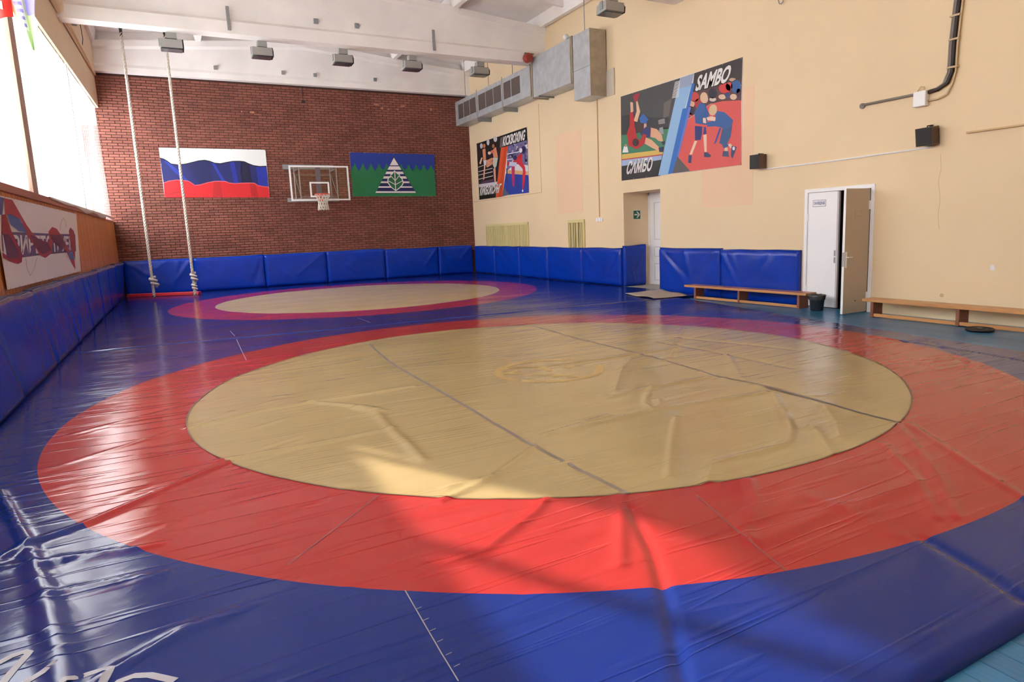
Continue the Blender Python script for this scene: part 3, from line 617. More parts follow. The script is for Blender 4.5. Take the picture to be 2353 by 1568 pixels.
([(18.745,4.207),(18.777,4.189),(18.845,4.192),(18.898,4.214),(18.896,4.239),(18.84,4.248),(18.773,4.234)],'1e2048',3),
([(18.977,4.005),(18.998,3.986),(19.041,3.986),(19.074,4.005),(19.072,4.028),(19.036,4.039),(18.994,4.028)],'8884b4',3),
([(19.716,3.945),(19.751,3.912),(19.823,3.911),(19.877,3.943),(19.873,3.984),(19.814,4.002),(19.744,3.985)],'1e2048',3),
([(19.36,3.957),(19.378,3.938),(19.414,3.937),(19.441,3.955),(19.439,3.978),(19.409,3.989),(19.374,3.98)],'7a4a6a',3),
([(19.804,3.986),(19.829,3.946),(19.877,3.941),(19.912,3.975),(19.908,4.022),(19.867,4.047),(19.821,4.031)],'2c2c5c',3),
([(19.486,3.816),(19.513,3.798),(19.571,3.8),(19.615,3.819),(19.613,3.841),(19.566,3.85),(19.509,3.839)],'1e2048',3),
([(19.443,4.258),(19.479,4.229),(19.555,4.23),(19.613,4.261),(19.61,4.297),(19.547,4.312),(19.473,4.295)],'8884b4',3),
([(19.653,3.683),(18.729,3.551),(18.738,3.354),(20.186,3.528)],'d8d4d8',4),
([(20.197,3.552),(18.722,3.356),(18.747,3.243),(20.262,3.43)],'d8a878',5),
([(20.328,3.441),(18.716,3.244),(18.73,2.698),(20.178,2.717),(20.529,3.016)],'2c3f9c',5),
([(20.529,3.016),(20.134,2.718),(20.666,2.702)],'5a6070',6),
([(20.172,4.042),(19.161,4.017),(19.17,4.043),(20.182,4.07)],'dce0ea',6),
([(20.192,3.866),(19.761,3.846),(19.766,3.872),(20.198,3.893)],'dce0ea',6),
([(19.736,3.794),(19.296,3.94),(19.083,3.96),(19.106,3.699),(18.922,3.517),(18.898,3.324),(19.067,3.321),(19.101,3.48),(19.404,3.666),(19.738,3.682)],'cc3040',7),
([(19.88,3.631),(19.635,3.606),(19.711,2.975),(19.858,2.963)],'b83060',7),
([(19.104,3.352),(18.898,3.333),(18.984,3.067),(19.085,2.832),(19.158,2.837)],'d02c3c',8),
([(20.037,3.794),(19.474,3.716),(19.535,3.593),(20.05,3.663)],'b8bcd8',8),
([(20.158,3.811),(19.987,3.774),(20.084,3.67),(20.213,3.702)],'c83848',8),
([(19.059,4.048),(19.072,4.018),(19.103,3.997),(19.146,3.988),(19.193,3.993),(19.233,4.012),(19.26,4.041),(19.268,4.073),(19.255,4.103),(19.223,4.125),(19.18,4.134),(19.134,4.128),(19.093,4.109),(19.067,4.081)],'e0dce4',8),
([(19.452,3.865),(19.469,3.832),(19.51,3.808),(19.568,3.799),(19.631,3.805),(19.687,3.827),(19.724,3.86),(19.734,3.897),(19.717,3.93),(19.675,3.954),(19.616,3.963),(19.553,3.956),(19.498,3.934),(19.462,3.902)],'34305c',8),
([(18.826,4.029),(18.846,3.977),(18.893,3.939),(18.959,3.922),(19.029,3.93),(19.091,3.962),(19.131,4.011),(19.142,4.067),(19.122,4.12),(19.073,4.158),(19.008,4.174),(18.937,4.165),(18.877,4.133),(18.837,4.085)],'2a2c58',7),
([(20.266,3.612),(20.18,3.585),(20.226,3.129),(20.29,3.153)],'2a3060',7),
([(19.849,2.966),(19.728,2.976),(19.759,2.789),(19.846,2.775)],'25409a',8),
([(19.098,2.781),(19.104,2.764),(19.119,2.751),(19.139,2.744),(19.16,2.746),(19.179,2.755),(19.192,2.77),(19.195,2.788),(19.188,2.805),(19.174,2.818),(19.154,2.825),(19.132,2.823),(19.113,2.814),(19.101,2.799)],'f0f0f4',9),
([(20.457,4.707),(18.709,4.716),(18.696,4.319),(20.552,4.315)],'191618',11),
([(20.667,4.328),(20.58,4.639),(20.602,4.643),(20.69,4.332)],'8c8488',12),
([(20.626,4.329),(20.539,4.642),(20.561,4.645),(20.648,4.333)],'8c8488',12),
([(20.585,4.33),(20.498,4.644),(20.52,4.647),(20.607,4.333)],'8c8488',12),
([(20.544,4.33),(20.457,4.646),(20.479,4.649),(20.566,4.334)],'8c8488',12),
([(20.503,4.331),(20.416,4.648),(20.438,4.651),(20.525,4.335)],'8c8488',12),
([(22.589,2.874),(20.984,2.861),(21.106,2.695),(22.627,2.696)],'141214',5)]
ART_FLAG=[([(-0.101,4.408),(2.91,4.412),(2.897,3.907),(2.691,3.895),(2.505,3.923),(2.362,3.98),(2.256,4.037),(2.092,4.054),(1.908,4.047),(1.723,4.01),(1.539,3.969),(1.38,3.986),(1.244,4.041),(1.106,4.068),(0.929,4.046),(0.786,4.006),(0.573,3.947),(0.366,3.92),(0.182,3.941),(0.09,4.024),(-0.003,4.087),(-0.1,4.113)],'e8eceb',1),
([(-0.1,4.113),(-0.003,4.087),(0.09,4.024),(0.182,3.941),(0.366,3.92),(0.573,3.947),(0.786,4.006),(0.929,4.046),(1.106,4.068),(1.244,4.041),(1.38,3.986),(1.539,3.969),(1.723,4.01),(1.908,4.047),(2.092,4.054),(2.256,4.037),(2.362,3.98),(2.505,3.923),(2.691,3.895),(2.897,3.907),(2.898,3.229),(2.724,3.246),(2.576,3.28),(2.488,3.35),(2.339,3.36),(2.116,3.354),(1.893,3.341),(1.731,3.36),(1.645,3.405),(1.501,3.413),(1.322,3.409),(1.123,3.37),(0.905,3.303),(0.763,3.285),(0.683,3.351),(0.603,3.408),(0.451,3.442),(0.265,3.45),(0.058,3.417),(-0.087,3.361)],'1c2466',1),
([(-0.087,3.361),(0.058,3.417),(0.265,3.45),(0.451,3.442),(0.603,3.408),(0.683,3.351),(0.763,3.285),(0.905,3.303),(1.123,3.37),(1.322,3.409),(1.501,3.413),(1.645,3.405),(1.731,3.36),(1.893,3.341),(2.116,3.354),(2.339,3.36),(2.488,3.35),(2.576,3.28),(2.724,3.246),(2.898,3.229),(2.902,2.898),(-0.103,2.93)],'d2222a',1),
([(-0.085,3.374),(0.06,3.431),(0.266,3.463),(0.453,3.456),(0.604,3.422),(0.684,3.365),(0.764,3.298),(0.906,3.317),(1.124,3.384),(1.323,3.422),(1.503,3.426),(1.646,3.419),(1.732,3.374),(1.895,3.354),(2.117,3.368),(2.341,3.374),(2.49,3.364),(2.577,3.294),(2.726,3.26),(2.9,3.243),(2.898,3.221),(2.723,3.238),(2.575,3.272),(2.487,3.342),(2.338,3.352),(2.115,3.346),(1.893,3.333),(1.73,3.352),(1.644,3.397),(1.501,3.405),(1.321,3.401),(1.122,3.363),(0.904,3.296),(0.762,3.277),(0.682,3.344),(0.602,3.401),(0.451,3.435),(0.264,3.442),(0.058,3.41),(-0.088,3.354)],'e06a78',3),
([(-0.1,4.113),(-0.003,4.087),(0.09,4.024),(0.182,3.941),(0.366,3.92),(0.573,3.947),(0.786,4.006),(0.929,4.046),(1.106,4.068),(1.244,4.041),(1.38,3.986),(1.539,3.969),(1.723,4.01),(1.908,4.047),(2.092,4.054),(2.256,4.037),(2.362,3.98),(2.505,3.923),(2.691,3.895),(2.897,3.907),(2.894,3.876),(2.688,3.863),(2.502,3.891),(2.359,3.948),(2.253,4.006),(2.089,4.023),(1.905,4.016),(1.72,3.979),(1.536,3.938),(1.377,3.955),(1.241,4.011),(1.103,4.037),(0.926,4.016),(0.783,3.976),(0.57,3.916),(0.363,3.89),(0.179,3.912),(0.087,3.994),(-0.006,4.058),(-0.103,4.084)],'0c1024',3),
([(-0.002,4.023),(0.12,3.987),(0.407,3.672),(0.604,3.418),(0.503,3.442),(0.254,3.671)],'2438a0',2),
([(1.293,3.994),(1.378,3.967),(1.628,3.413),(1.537,3.413),(1.421,3.679)],'2638a8',2),
([(1.814,4.011),(1.942,4.023),(2.005,3.35),(1.876,3.35)],'20309c',2),
([(2.144,4.025),(2.377,3.95),(2.414,3.36),(2.116,3.36),(2.092,3.683)],'12143c',2),
([(0.57,3.918),(1.103,4.039),(1.24,4.003),(1.286,3.409),(0.906,3.313),(0.717,3.674)],'191f56',2),
([(2.577,3.884),(2.88,3.887),(2.887,3.25),(2.596,3.29)],'2030a0',2),
([(1.303,3.399),(1.483,3.405),(1.506,2.923),(1.219,2.926)],'b81e26',2),
([(2.338,3.35),(2.506,3.34),(2.56,2.912),(2.352,2.914)],'b41c24',2),
([(-0.088,2.996),(0.176,3.097),(0.416,3.105),(0.188,3.05)],'a81c24',2)]
ART_EMB=[([(5.599,4.389),(8.66,4.374),(8.626,2.882),(5.601,2.899)],'1d3a9a',1),
([(5.595,3.772),(5.616,3.821),(5.643,3.839),(5.683,3.929),(5.708,3.929),(5.746,4.021),(5.795,3.935),(5.769,3.932),(5.838,3.843),(5.808,3.848),(5.861,3.779),(5.876,3.774),(5.935,3.844),(5.909,3.839),(5.993,3.93),(5.968,3.932),(6.031,4.02),(6.08,3.933),(6.054,3.93),(6.125,3.841),(6.094,3.846),(6.148,3.776),(6.153,3.771),(6.212,3.842),(6.186,3.837),(6.271,3.928),(6.245,3.93),(6.309,4.018),(6.359,3.931),(6.333,3.928),(6.404,3.839),(6.373,3.843),(6.428,3.773),(6.433,3.768),(6.493,3.839),(6.466,3.834),(6.552,3.926),(6.526,3.928),(6.59,4.017),(6.641,3.929),(6.615,3.927),(6.687,3.836),(6.655,3.841),(6.711,3.77),(6.705,3.765),(6.766,3.837),(6.739,3.832),(6.825,3.924),(6.799,3.926),(6.864,4.016),(6.916,3.927),(6.889,3.924),(6.962,3.834),(6.93,3.838),(6.986,3.768),(6.978,3.762),(7.039,3.834),(7.012,3.829),(7.099,3.922),(7.073,3.924),(7.138,4.014),(7.191,3.925),(7.163,3.922),(7.238,3.831),(7.206,3.836),(7.262,3.765),(7.232,3.759),(7.294,3.831),(7.267,3.826),(7.355,3.919),(7.328,3.922),(7.394,4.012),(7.447,3.923),(7.42,3.92),(7.495,3.828),(7.462,3.833),(7.52,3.761),(7.503,3.756),(7.565,3.829),(7.538,3.823),(7.626,3.917),(7.599,3.919),(7.666,4.01),(7.72,3.921),(7.692,3.918),(7.768,3.825),(7.735,3.83),(7.794,3.758),(7.782,3.753),(7.845,3.826),(7.817,3.821),(7.907,3.915),(7.879,3.917),(7.946,4.009),(8.001,3.918),(7.973,3.915),(8.05,3.823),(8.017,3.828),(8.076,3.755),(8.062,3.75),(8.125,3.823),(8.097,3.818),(8.187,3.913),(8.159,3.915),(8.227,4.007),(8.283,3.916),(8.254,3.913),(8.332,3.82),(8.299,3.825),(8.359,3.752),(8.339,3.747),(8.403,3.82),(8.374,3.815),(8.465,3.91),(8.437,3.913),(8.505,4.005),(8.562,3.914),(8.533,3.911),(8.612,3.817),(8.579,3.822),(8.637,3.809),(8.626,2.882),(5.601,2.899)],'1f7a4c',2),
([(7.132,4.266),(7.153,4.266),(7.886,2.999),(6.409,3.006)],'16205c',3),
([(7.141,4.236),(7.297,3.972),(6.977,3.969)],'eee8e6',4),
([(6.956,3.935),(7.317,3.939),(7.388,3.819),(6.882,3.815)],'eee8e6',4),
([(6.843,3.751),(7.426,3.755),(7.477,3.671),(6.791,3.667)],'eee8e6',4),
([(6.744,3.59),(7.523,3.594),(7.572,3.511),(6.694,3.509)],'eee8e6',4),
([(6.635,3.412),(7.631,3.413),(7.665,3.355),(6.6,3.356)],'eee8e6',4),
([(6.53,3.242),(7.734,3.238),(7.762,3.191),(6.502,3.196)],'eee8e6',4),
([(6.427,3.074),(7.837,3.065),(7.872,3.007),(6.393,3.018)],'eee8e6',4),
([(7.133,3.8),(7.042,3.694),(6.98,3.655),(6.961,3.564),(6.883,3.545),(6.846,3.44),(6.854,3.357),(6.942,3.218),(7.083,3.107),(7.125,3.073),(7.267,3.161),(7.395,3.273),(7.44,3.357),(7.423,3.454),(7.392,3.524),(7.326,3.574),(7.317,3.663),(7.23,3.704)],'f0eeec',5),
([(7.134,3.76),(7.054,3.666),(7.0,3.631),(6.983,3.549),(6.915,3.531),(6.882,3.437),(6.89,3.362),(6.966,3.238),(7.089,3.138),(7.126,3.108),(7.25,3.187),(7.362,3.287),(7.402,3.362),(7.387,3.45),(7.36,3.512),(7.302,3.557),(7.295,3.637),(7.219,3.674)],'1c6b42',6),
([(7.123,3.745),(7.108,3.103),(7.138,3.104),(7.152,3.746)],'f0eeec',7),
([(7.141,3.446),(7.01,3.599),(6.991,3.584),(7.122,3.43)],'f0eeec',7),
([(7.146,3.431),(7.299,3.611),(7.281,3.625),(7.127,3.445)],'f0eeec',7),
([(7.138,3.307),(6.907,3.435),(6.893,3.415),(7.125,3.286)],'f0eeec',7),
([(7.137,3.286),(7.39,3.415),(7.379,3.435),(7.127,3.307)],'f0eeec',7)]
ART_BAN=[([(9.751,1.742),(11.062,1.752),(12.589,1.756),(15.243,1.774),(15.061,1.457),(13.879,1.445),(11.629,1.437),(10.578,1.426),(9.826,1.423),(9.669,1.53)],'5c4a78',2),
([(10.129,2.151),(10.539,2.152),(11.136,1.858),(11.413,1.756),(11.753,1.676),(12.036,1.628),(12.581,1.629),(12.616,1.79),(12.983,1.867),(13.356,1.845),(13.69,1.744),(13.952,1.618),(14.372,1.471),(14.701,1.276),(14.651,1.126),(14.404,1.229),(13.971,1.463),(13.504,1.605),(12.858,1.629),(12.74,1.559),(12.592,1.45),(12.078,1.391),(11.684,1.441),(11.471,1.565),(11.201,1.658),(10.998,1.756),(10.873,1.89),(10.771,1.926),(10.24,1.954),(10.059,1.956)],'a8303a',5),
([(9.875,1.941),(10.115,1.958),(10.241,1.754),(10.441,1.617),(10.631,1.473),(10.54,1.369),(10.324,1.351),(9.915,1.394),(9.64,1.444),(9.64,1.505),(9.819,1.467),(9.9,1.705),(9.748,1.738)],'982c3c',5),
([(14.568,1.834),(14.784,1.892),(15.083,1.842),(15.153,1.773),(14.993,1.549),(14.769,1.274),(14.72,1.344),(14.525,1.551),(14.538,1.753)],'982c3a',5),
([(10.152,1.96),(10.394,1.96),(10.771,1.926),(11.085,1.752),(10.639,1.76),(10.238,1.836)],'4a6aa8',6),
([(14.124,1.461),(14.594,1.442),(14.683,1.304),(14.325,1.325)],'4a7ab8',6),
([(9.8,1.712),(10.086,1.716),(10.474,1.485),(10.39,1.42),(9.831,1.432)],'5a2c50',6),
([(11.252,1.729),(12.474,1.606),(12.633,1.502),(11.897,1.443),(11.52,1.565)],'6a2c48',6),
([(12.641,1.745),(13.619,1.743),(13.994,1.579),(13.624,1.492),(12.858,1.629)],'6a2c4c',6),
([(9.64,2.156),(10.129,2.151),(9.91,1.942),(9.642,1.94)],'4a4a88',6),
([(10.791,1.411),(10.783,1.274),(10.809,1.274),(10.817,1.412)],'a8a4a6',2),
([(10.784,1.273),(10.897,1.18),(10.923,1.181),(10.809,1.275)],'a8a4a6',2),
([(10.921,1.178),(11.213,1.258),(11.19,1.262),(10.9,1.182)],'a8a4a6',2),
([(11.215,1.259),(11.519,1.406),(11.492,1.409),(11.189,1.261)],'a8a4a6',2),
([(13.666,1.818),(13.942,1.976),(13.899,1.976),(13.625,1.819)],'a8a4a6',2),
([(13.939,1.975),(14.185,2.047),(14.146,2.049),(13.902,1.978)],'a8a4a6',2),
([(14.144,2.046),(14.306,1.985),(14.351,1.99),(14.188,2.051)],'a8a4a6',2),
([(14.304,1.986),(14.347,1.882),(14.396,1.885),(14.353,1.989)],'a8a4a6',2)]
TEXTS={'sambo': [('SAMBO', [(11.087, 4.302), (10.142, 4.297), (9.99, 4.62), (10.969, 4.606)]), ('САМБО', [(13.585, 2.796), (12.577, 2.792), (12.482, 3.117), (13.452, 3.117)])], 'kick': [('KICKBOXING', [(20.451, 4.34), (18.879, 4.337), (18.768, 4.658), (20.36, 4.652)]), ('КИКБОКСИНГ', [(22.53, 2.838), (20.87, 2.83), (20.639, 3.142), (22.438, 3.154)])], 'ban': [('ПРИВЕТСТВУЕМ', [(9.707, 1.456), (14.837, 1.473), (14.987, 1.737), (9.783, 1.712)])]}
FOLDS={'A':[(-0.93,4.0),(-0.84,4.13),(-0.6,4.25),(-0.21,4.59),(0.17,4.89)],'B':[(-1.15,5.17),(-0.84,4.13),(-0.64,3.31),(-0.53,2.81),(-0.49,2.6)],'C':[(2.09,2.92),(1.9,2.65),(1.63,2.29)],'D':[(2.05,2.77),(1.83,2.3),(1.64,1.98),(1.34,1.52)],'E':[(4.56,2.86),(3.83,2.15),(3.34,1.76)],'F':[(4.63,2.81),(4.13,2.11),(3.87,1.7)],'G':[(2.99,1.7),(2.91,1.43),(2.81,1.21)],'H1':[(4.51,6.06),(4.09,5.64),(3.48,4.92)],'H2':[(2.48,4.15),(2.9,4.18),(3.2,4.18),(3.39,4.19),(3.52,4.31),(3.6,4.43)],'H3':[(3.86,4.83),(3.56,4.55),(3.42,4.39),(3.36,4.21)],'H4':[(3.33,4.79),(3.86,4.83),(4.54,4.82)],'H5':[(3.43,4.18),(4.01,4.12),(4.53,4.07)],'H6':[(3.38,3.93),(2.93,3.46),(2.51,3.0)],'H7':[(4.54,4.0),(4.13,3.53),(3.86,3.23),(3.61,3.04),(3.47,2.99),(3.12,3.01),(2.9,3.01),(2.63,2.79)],'H8':[(4.03,3.18),(3.84,2.94),(3.62,2.7)],'H9':[(4.59,3.52),(4.26,3.15),(3.93,2.87)],'H10':[(6.48,7.38),(5.57,6.47),(4.75,5.7)],'H11':[(5.53,5.55),(5.01,4.9),(4.74,4.56)],'H12':[(5.51,6.74),(5.55,6.08),(5.55,5.05),(5.53,4.62)],'H13':[(5.9,6.86),(6.16,5.96),(6.35,5.28)],'I1':[(1.29,5.82),(1.4,5.62),(1.36,5.09),(1.35,4.54),(1.33,4.14)],'I2':[(0.92,6.34),(1.18,6.05),(1.39,5.75),(1.46,5.58)],'I3':[(1.71,3.11),(1.57,2.99),(1.19,2.77),(0.99,2.74),(0.87,2.75)],'I4':[(2.86,2.68),(2.67,2.46),(2.39,2.26),(2.3,2.16)],'I5':[(2.29,4.16),(2.98,4.3)],'I6':[(3.51,6.31),(4.48,6.25),(5.39,6.22)],'I7':[(2.16,4.0),(1.59,3.59),(1.21,3.44)],'I8':[(1.31,3.61),(1.8,3.58),(2.2,3.54)],'I9':[(-0.07,6.05),(0.53,6.26),(1.11,6.29),(1.97,6.29)],'I10':[(0.11,4.98),(0.69,4.97),(1.37,5.01)],'J1':[(2.52,2.3),(2.94,2.35),(2.97,2.1),(2.92,1.81)],'J2':[(2.32,2.12),(3.06,2.14),(3.62,2.13)],'J3':[(4.08,2.65),(3.66,2.18),(3.26,1.81)],'K1':[(-0.69,3.83),(-0.43,3.76),(-0.2,3.72)],'K2':[(-0.68,3.45),(-0.34,3.41),(-0.24,3.36)],'K3':[(-0.91,3.86),(-0.64,3.79)],'K4':[(-0.4,2.64),(-0.13,2.81),(0.09,2.84)],'L1':[(8.74,5.55),(7.85,4.49),(6.85,3.56)],'L2':[(7.64,4.79),(8.32,4.66),(8.55,3.88)],'L3':[(7.71,5.24),(7.74,4.58),(7.54,3.41)]}
SEAMS={'S1':[(2.29,9.32),(2.14,7.51),(2.13,6.09),(2.12,5.0),(2.1,4.16),(2.12,3.4),(2.15,2.92)],'S2':[(4.93,9.12),(4.79,7.6),(4.8,6.34),(4.73,5.47),(4.66,4.79),(4.71,4.08),(4.67,3.72),(4.64,3.32),(4.61,2.88)],'S3':[(0.72,2.61),(0.71,2.28),(0.7,1.95)],'S3b':[(0.75,2.59),(0.75,2.26),(0.72,1.94)],'S4':[(0.31,3.13),(0.56,3.37),(0.91,3.72)],'S5':[(2.45,2.69),(2.31,2.23),(2.22,1.86)],'S6':[(0.69,11.33),(0.69,10.02),(0.65,8.99)],'S7':[(2.9,12.71),(2.97,10.96)]}
ART_FLAG_Q=[(-0.101, 4.408), (2.91, 4.412), (2.902, 2.898), (-0.103, 2.93)]
ART_EMB_Q=[(5.599, 4.389), (8.66, 4.374), (8.626, 2.882), (5.601, 2.899)]
ART_SAMBO_Q=[(13.751, 4.699), (9.759, 4.69), (9.766, 2.647), (13.776, 2.665)]
ART_KICK_Q=[(22.621, 4.716), (18.709, 4.716), (18.73, 2.701), (22.627, 2.696)]
ART_BAN_Q=[(9.62, 2.17), (15.75, 2.18), (15.3, 1.07), (9.66, 1.07)]

def wave_noise(x, y):
    return (.0035*np.sin(1.7*x+.6*y+1.0)*np.sin(1.3*y-.4*x)+.0022*np.sin(4.1*y+.8*x+2*np.sin(.7*x))+.0015*np.sin(7.3*y-1.9*x+3*np.sin(1.1*x+.3*y))*np.sin(.9*x+.5))
rng = np.random.RandomState(3)
CREASES = []
for i in range(150):                      # faint pulled creases, mostly across the hall, fanning out at the left
    x = rng.uniform(-1.4, 8.2); y = rng.uniform(1.6, 10.8); L_ = rng.uniform(.5, 2.2)
    ang = rng.normal(0, .12)+(0.42 if x < 0.6 and y < 8 else 0.0)
    CREASES.append(((x, y), (x+L_*math.cos(ang), y+L_*math.sin(ang)), rng.uniform(-.003, .0045), rng.uniform(.016, .028)))
for i in range(30):                       # short puckers beside the seams
    sx = (2.12, 4.7, .72)[i % 3]; y = rng.uniform(2.0, 8.5); sg = rng.choice([-1, 1]); L_ = rng.uniform(.15, .45)
    CREASES.append(((sx, y), (sx+sg*L_, y-L_*.5), rng.uniform(.003, .006), .02))
def seg_ridge(x, y, p, q, amp, sig):
    h = np.zeros_like(x); m = 4*sig
    k = np.where((x > min(p[0], q[0])-m) & (x < max(p[0], q[0])+m) & (y > min(p[1], q[1])-m) & (y < max(p[1], q[1])+m))[0]
    if len(k) == 0: return h
    dx, dy = q[0]-p[0], q[1]-p[1]; L2 = dx*dx+dy*dy+1e-9
    t = np.clip(((x[k]-p[0])*dx+(y[k]-p[1])*dy)/L2, 0, 1)
    d2 = (x[k]-p[0]-t*dx)**2+(y[k]-p[1]-t*dy)**2
    h[k] = np.exp(-d2/(2*sig*sig))*amp*np.minimum(1, .35+2.6*np.minimum(t, 1-t))
    return h
def near_height(x, y):
    x = np.asarray(x, float); y = np.asarray(y, float); h = wave_noise(x, y)
    for k, pts in FOLDS.items():
        amp, sig = FOLD_AMP.get(k, (.013, .021)); best = np.zeros_like(x)
        for p, q in zip(pts, pts[1:]):
            m = 4*sig; kk = np.where((x > min(p[0], q[0])-m) & (x < max(p[0], q[0])+m) & (y > min(p[1], q[1])-m) & (y < max(p[1], q[1])+m))[0]
            if len(kk) == 0: continue
            dx, dy = q[0]-p[0], q[1]-p[1]; L2 = dx*dx+dy*dy+1e-9
            t = np.clip(((x[kk]-p[0])*dx+(y[kk]-p[1])*dy)/L2, 0, 1)
            d2 = (x[kk]-p[0]-t*dx)**2+(y[kk]-p[1]-t*dy)**2
            best[kk] = np.maximum(best[kk], np.exp(-d2/(2*sig*sig)))
        h += amp*best
    for p, q, a, s_ in CREASES: h += seg_ridge(x, y, p, q, a, s_)
    return h
def far_height(x, y):
    x = np.asarray(x, float); y = np.asarray(y, float); return .6*wave_noise(x*1.1+3, y*1.3+1)
def polar_patch(name, m, parent, c, r0, r1, nr, angs, hf, poly=None, skirt=False):
    na = len(angs); ca, sa = np.cos(angs), np.sin(angs)
    if poly is not None:
        rho = np.full(na, 1e9)
        for p, q in zip(poly, poly[1:]+poly[:1]):
            ex, ey = q[0]-p[0], q[1]-p[1]; px, py = p[0]-c[0], p[1]-c[1]
            den = ca*ey-sa*ex
            with np.errstate(divide='ignore', invalid='ignore'):
                t = (px*ey-py*ex)/den; u = (px*sa-py*ca)/den
            ok = (t > 0) & (u > -1e-6) & (u < 1+1e-6); rho = np.where(ok & (t < rho), t, rho)
    else: rho = np.full(na, r1)
    fr = np.linspace(0, 1, nr+1); rr = r0+(rho[None, :]-r0)*fr[:, None]
    X = c[0]+rr*ca[None, :]; Y = c[1]+rr*sa[None, :]
    Z = hf(X.ravel(), Y.ravel()).reshape(X.shape)
    if skirt:
        e = np.clip((rho[None, :]-rr)/.05, 0, 1); Z = Z-.018*(1-e)**2
        X2 = c[0]+(rho+.012)*ca; Y2 = c[1]+(rho+.012)*sa
        X = np.vstack([X, X2, X2]); Y = np.vstack([Y, Y2, Y2]); Z = np.vstack([Z, np.full((1, na), -.03), np.full((1, na), ZF+.001)])
    n1 = X.shape[0]
    V = np.stack([X, Y, Z], -1).reshape(-1, 3)
    i = np.arange(n1-1)[:, None]*na; j = np.arange(na)[None, :]; jn = (j+1) % na
    F = np.stack([i+j, i+na+j, i+na+jn, i+jn], -1).reshape(-1, 4)
    me = bpy.data.meshes.new(name); o = bpy.data.objects.new(name, me); C.objects.link(o); o.parent = parent
    off = np.array(parent.location); V = V-off
    me.vertices.add(len(V)); me.vertices.foreach_set('co', V.ravel()); me.loops.add(len(F)*4); me.loops.foreach_set('vertex_index', F.ravel())
    me.polygons.add(len(F)); me.polygons.foreach_set('loop_start', np.arange(0, len(F)*4, 4)); me.polygons.foreach_set('loop_total', np.full(len(F), 4))
    me.update(calc_edges=True); me.validate(); me.materials.append(m); me.polygons.foreach_set('use_smooth', np.ones(len(F), bool))
    return o
def wrestling_mat(c, poly, hf, label, na, nd, nring, nfield, yel='v_yel', red='v_red'):
    t = thing('wrestling_mat', label, 'mat', (c[0], c[1], 0), 'wrestling mat covers')
    cor = [math.atan2(p[1]-c[1], p[0]-c[0]) % (2*math.pi) for p in poly]
    angs = np.unique(np.concatenate([np.linspace(0, 2*math.pi, na, endpoint=False), cor]))
    polar_patch('yellow_circle', M[yel], t, c, .002, 3.515, nd, angs, hf)
    polar_patch('red_ring', M[red], t, c, 3.515, 4.5, nring, angs, hf)
    polar_patch('blue_border', M['v_blue'], t, c, 4.5, 0, nfield, angs, hf, poly, True)
    return t
C1, C2 = (3.446, 6.191), (4.209, 17.075)
join = lambda x: 11.40-.078*x
poly1 = [(-1.88, 1.15), (7.70, 1.15), (8.11, 3.68), (8.39, 5.71), (8.60, 7.1), (9.12, 10.0), (9.22, join(9.22)), (-1.66, join(-1.66))]
poly2 = [(-1.66, join(-1.66)+.02), (8.8, join(8.8)+.02), (9.55, 10.72), (10.06, 10.78), (10.06, 23.2), (-1.50, 23.2)]
m1 = wrestling_mat(C1, poly1, near_height, 'nearer wrestling mat cover with big yellow circle in red ring, creased and sunlit', 1400, 130, 48, 48)
m2 = wrestling_mat(C2, poly2, far_height, 'farther wrestling mat cover with yellow circle in red ring, before the brick wall', 560, 50, 16, 40, 'v_yel2', 'v_red2')

def strip(name, pts, wd, m, parent, hf, dz=.0015, step=.06):
    P = []
    for p, q in zip(pts, pts[1:]):
        L_ = math.hypot(q[0]-p[0], q[1]-p[1]); n = max(1, int(L_/step))
        P += [(p[0]+(q[0]-p[0])*k/n, p[1]+(q[1]-p[1])*k/n) for k in range(n)]
    P.append(pts[-1]); A, B = [], []
    for i, p in enumerate(P):
        a, b = P[max(0, i-1)], P[min(len(P)-1, i+1)]; dx, dy = b[0]-a[0], b[1]-a[1]; L_ = math.hypot(dx, dy) or 1
        nx, ny = -dy/L_*wd/2, dx/L_*wd/2; A.append((p[0]+nx, p[1]+ny)); B.append((p[0]-nx, p[1]-ny))
    Q = A+B; z = hf([q[0] for q in Q], [q[1] for q in Q]); n = len(P)
    mb = MB(); mb.add([(q[0], q[1], z[i]+dz) for i, q in enumerate(Q)], [(i, i+1, n+i+1, n+i) for i in range(n-1)])
    return mb.build(name, m, parent, smooth=True)
ring_e = [(C1[0]+3.515*math.cos(t), C1[1]+3.515*math.sin(t)) for t in np.linspace(0, 2*math.pi, 241)]
strip('edge_seam', ring_e, .011, mat('olive edge seam', (0.16, 0.10, 0.05), 0.45), m1, near_height, .004)
strip('seam', SEAMS['S1'], .035, M['seam'], m1, near_height)
strip('seam', SEAMS['S2'], .035, M['seam'], m1, near_height)
strip('seam', [(4.66, 4.2), (4.65, 3.5), (4.61, 2.9)], .03, mat('black scuffed seam', (0.10, 0.085, 0.08), 0.5), m1, near_height, .003)
strip('stitching', SEAMS['S3'], .0045, M['thread'], m1, near_height, .002, .03)
for y in (2.03, 2.11, 2.2, 2.28, 2.36, 2.45): strip('stitch', [(.715, y), (.74, y+.004)], .003, M['thread'], m1, near_height, .002, .03)
strip('seam', SEAMS['S4'], .012, mat('red seam', (0.25, 0.05, 0.045), 0.5), m1, near_height)
strip('seam', SEAMS['S5'], .012, mat('red seam', (0.25, 0.05, 0.045), 0.5), m1, near_height)
for x in (.69, 2.9): strip('stitching', [(x, 12.4), (x+.02, 11.6)], .008, M['thread'], m2, far_height, .003)
strip('stitching', [(.70, 11.2), (.68, 10.2), (.66, 9.1)], .007, M['thread'], m1, near_height)
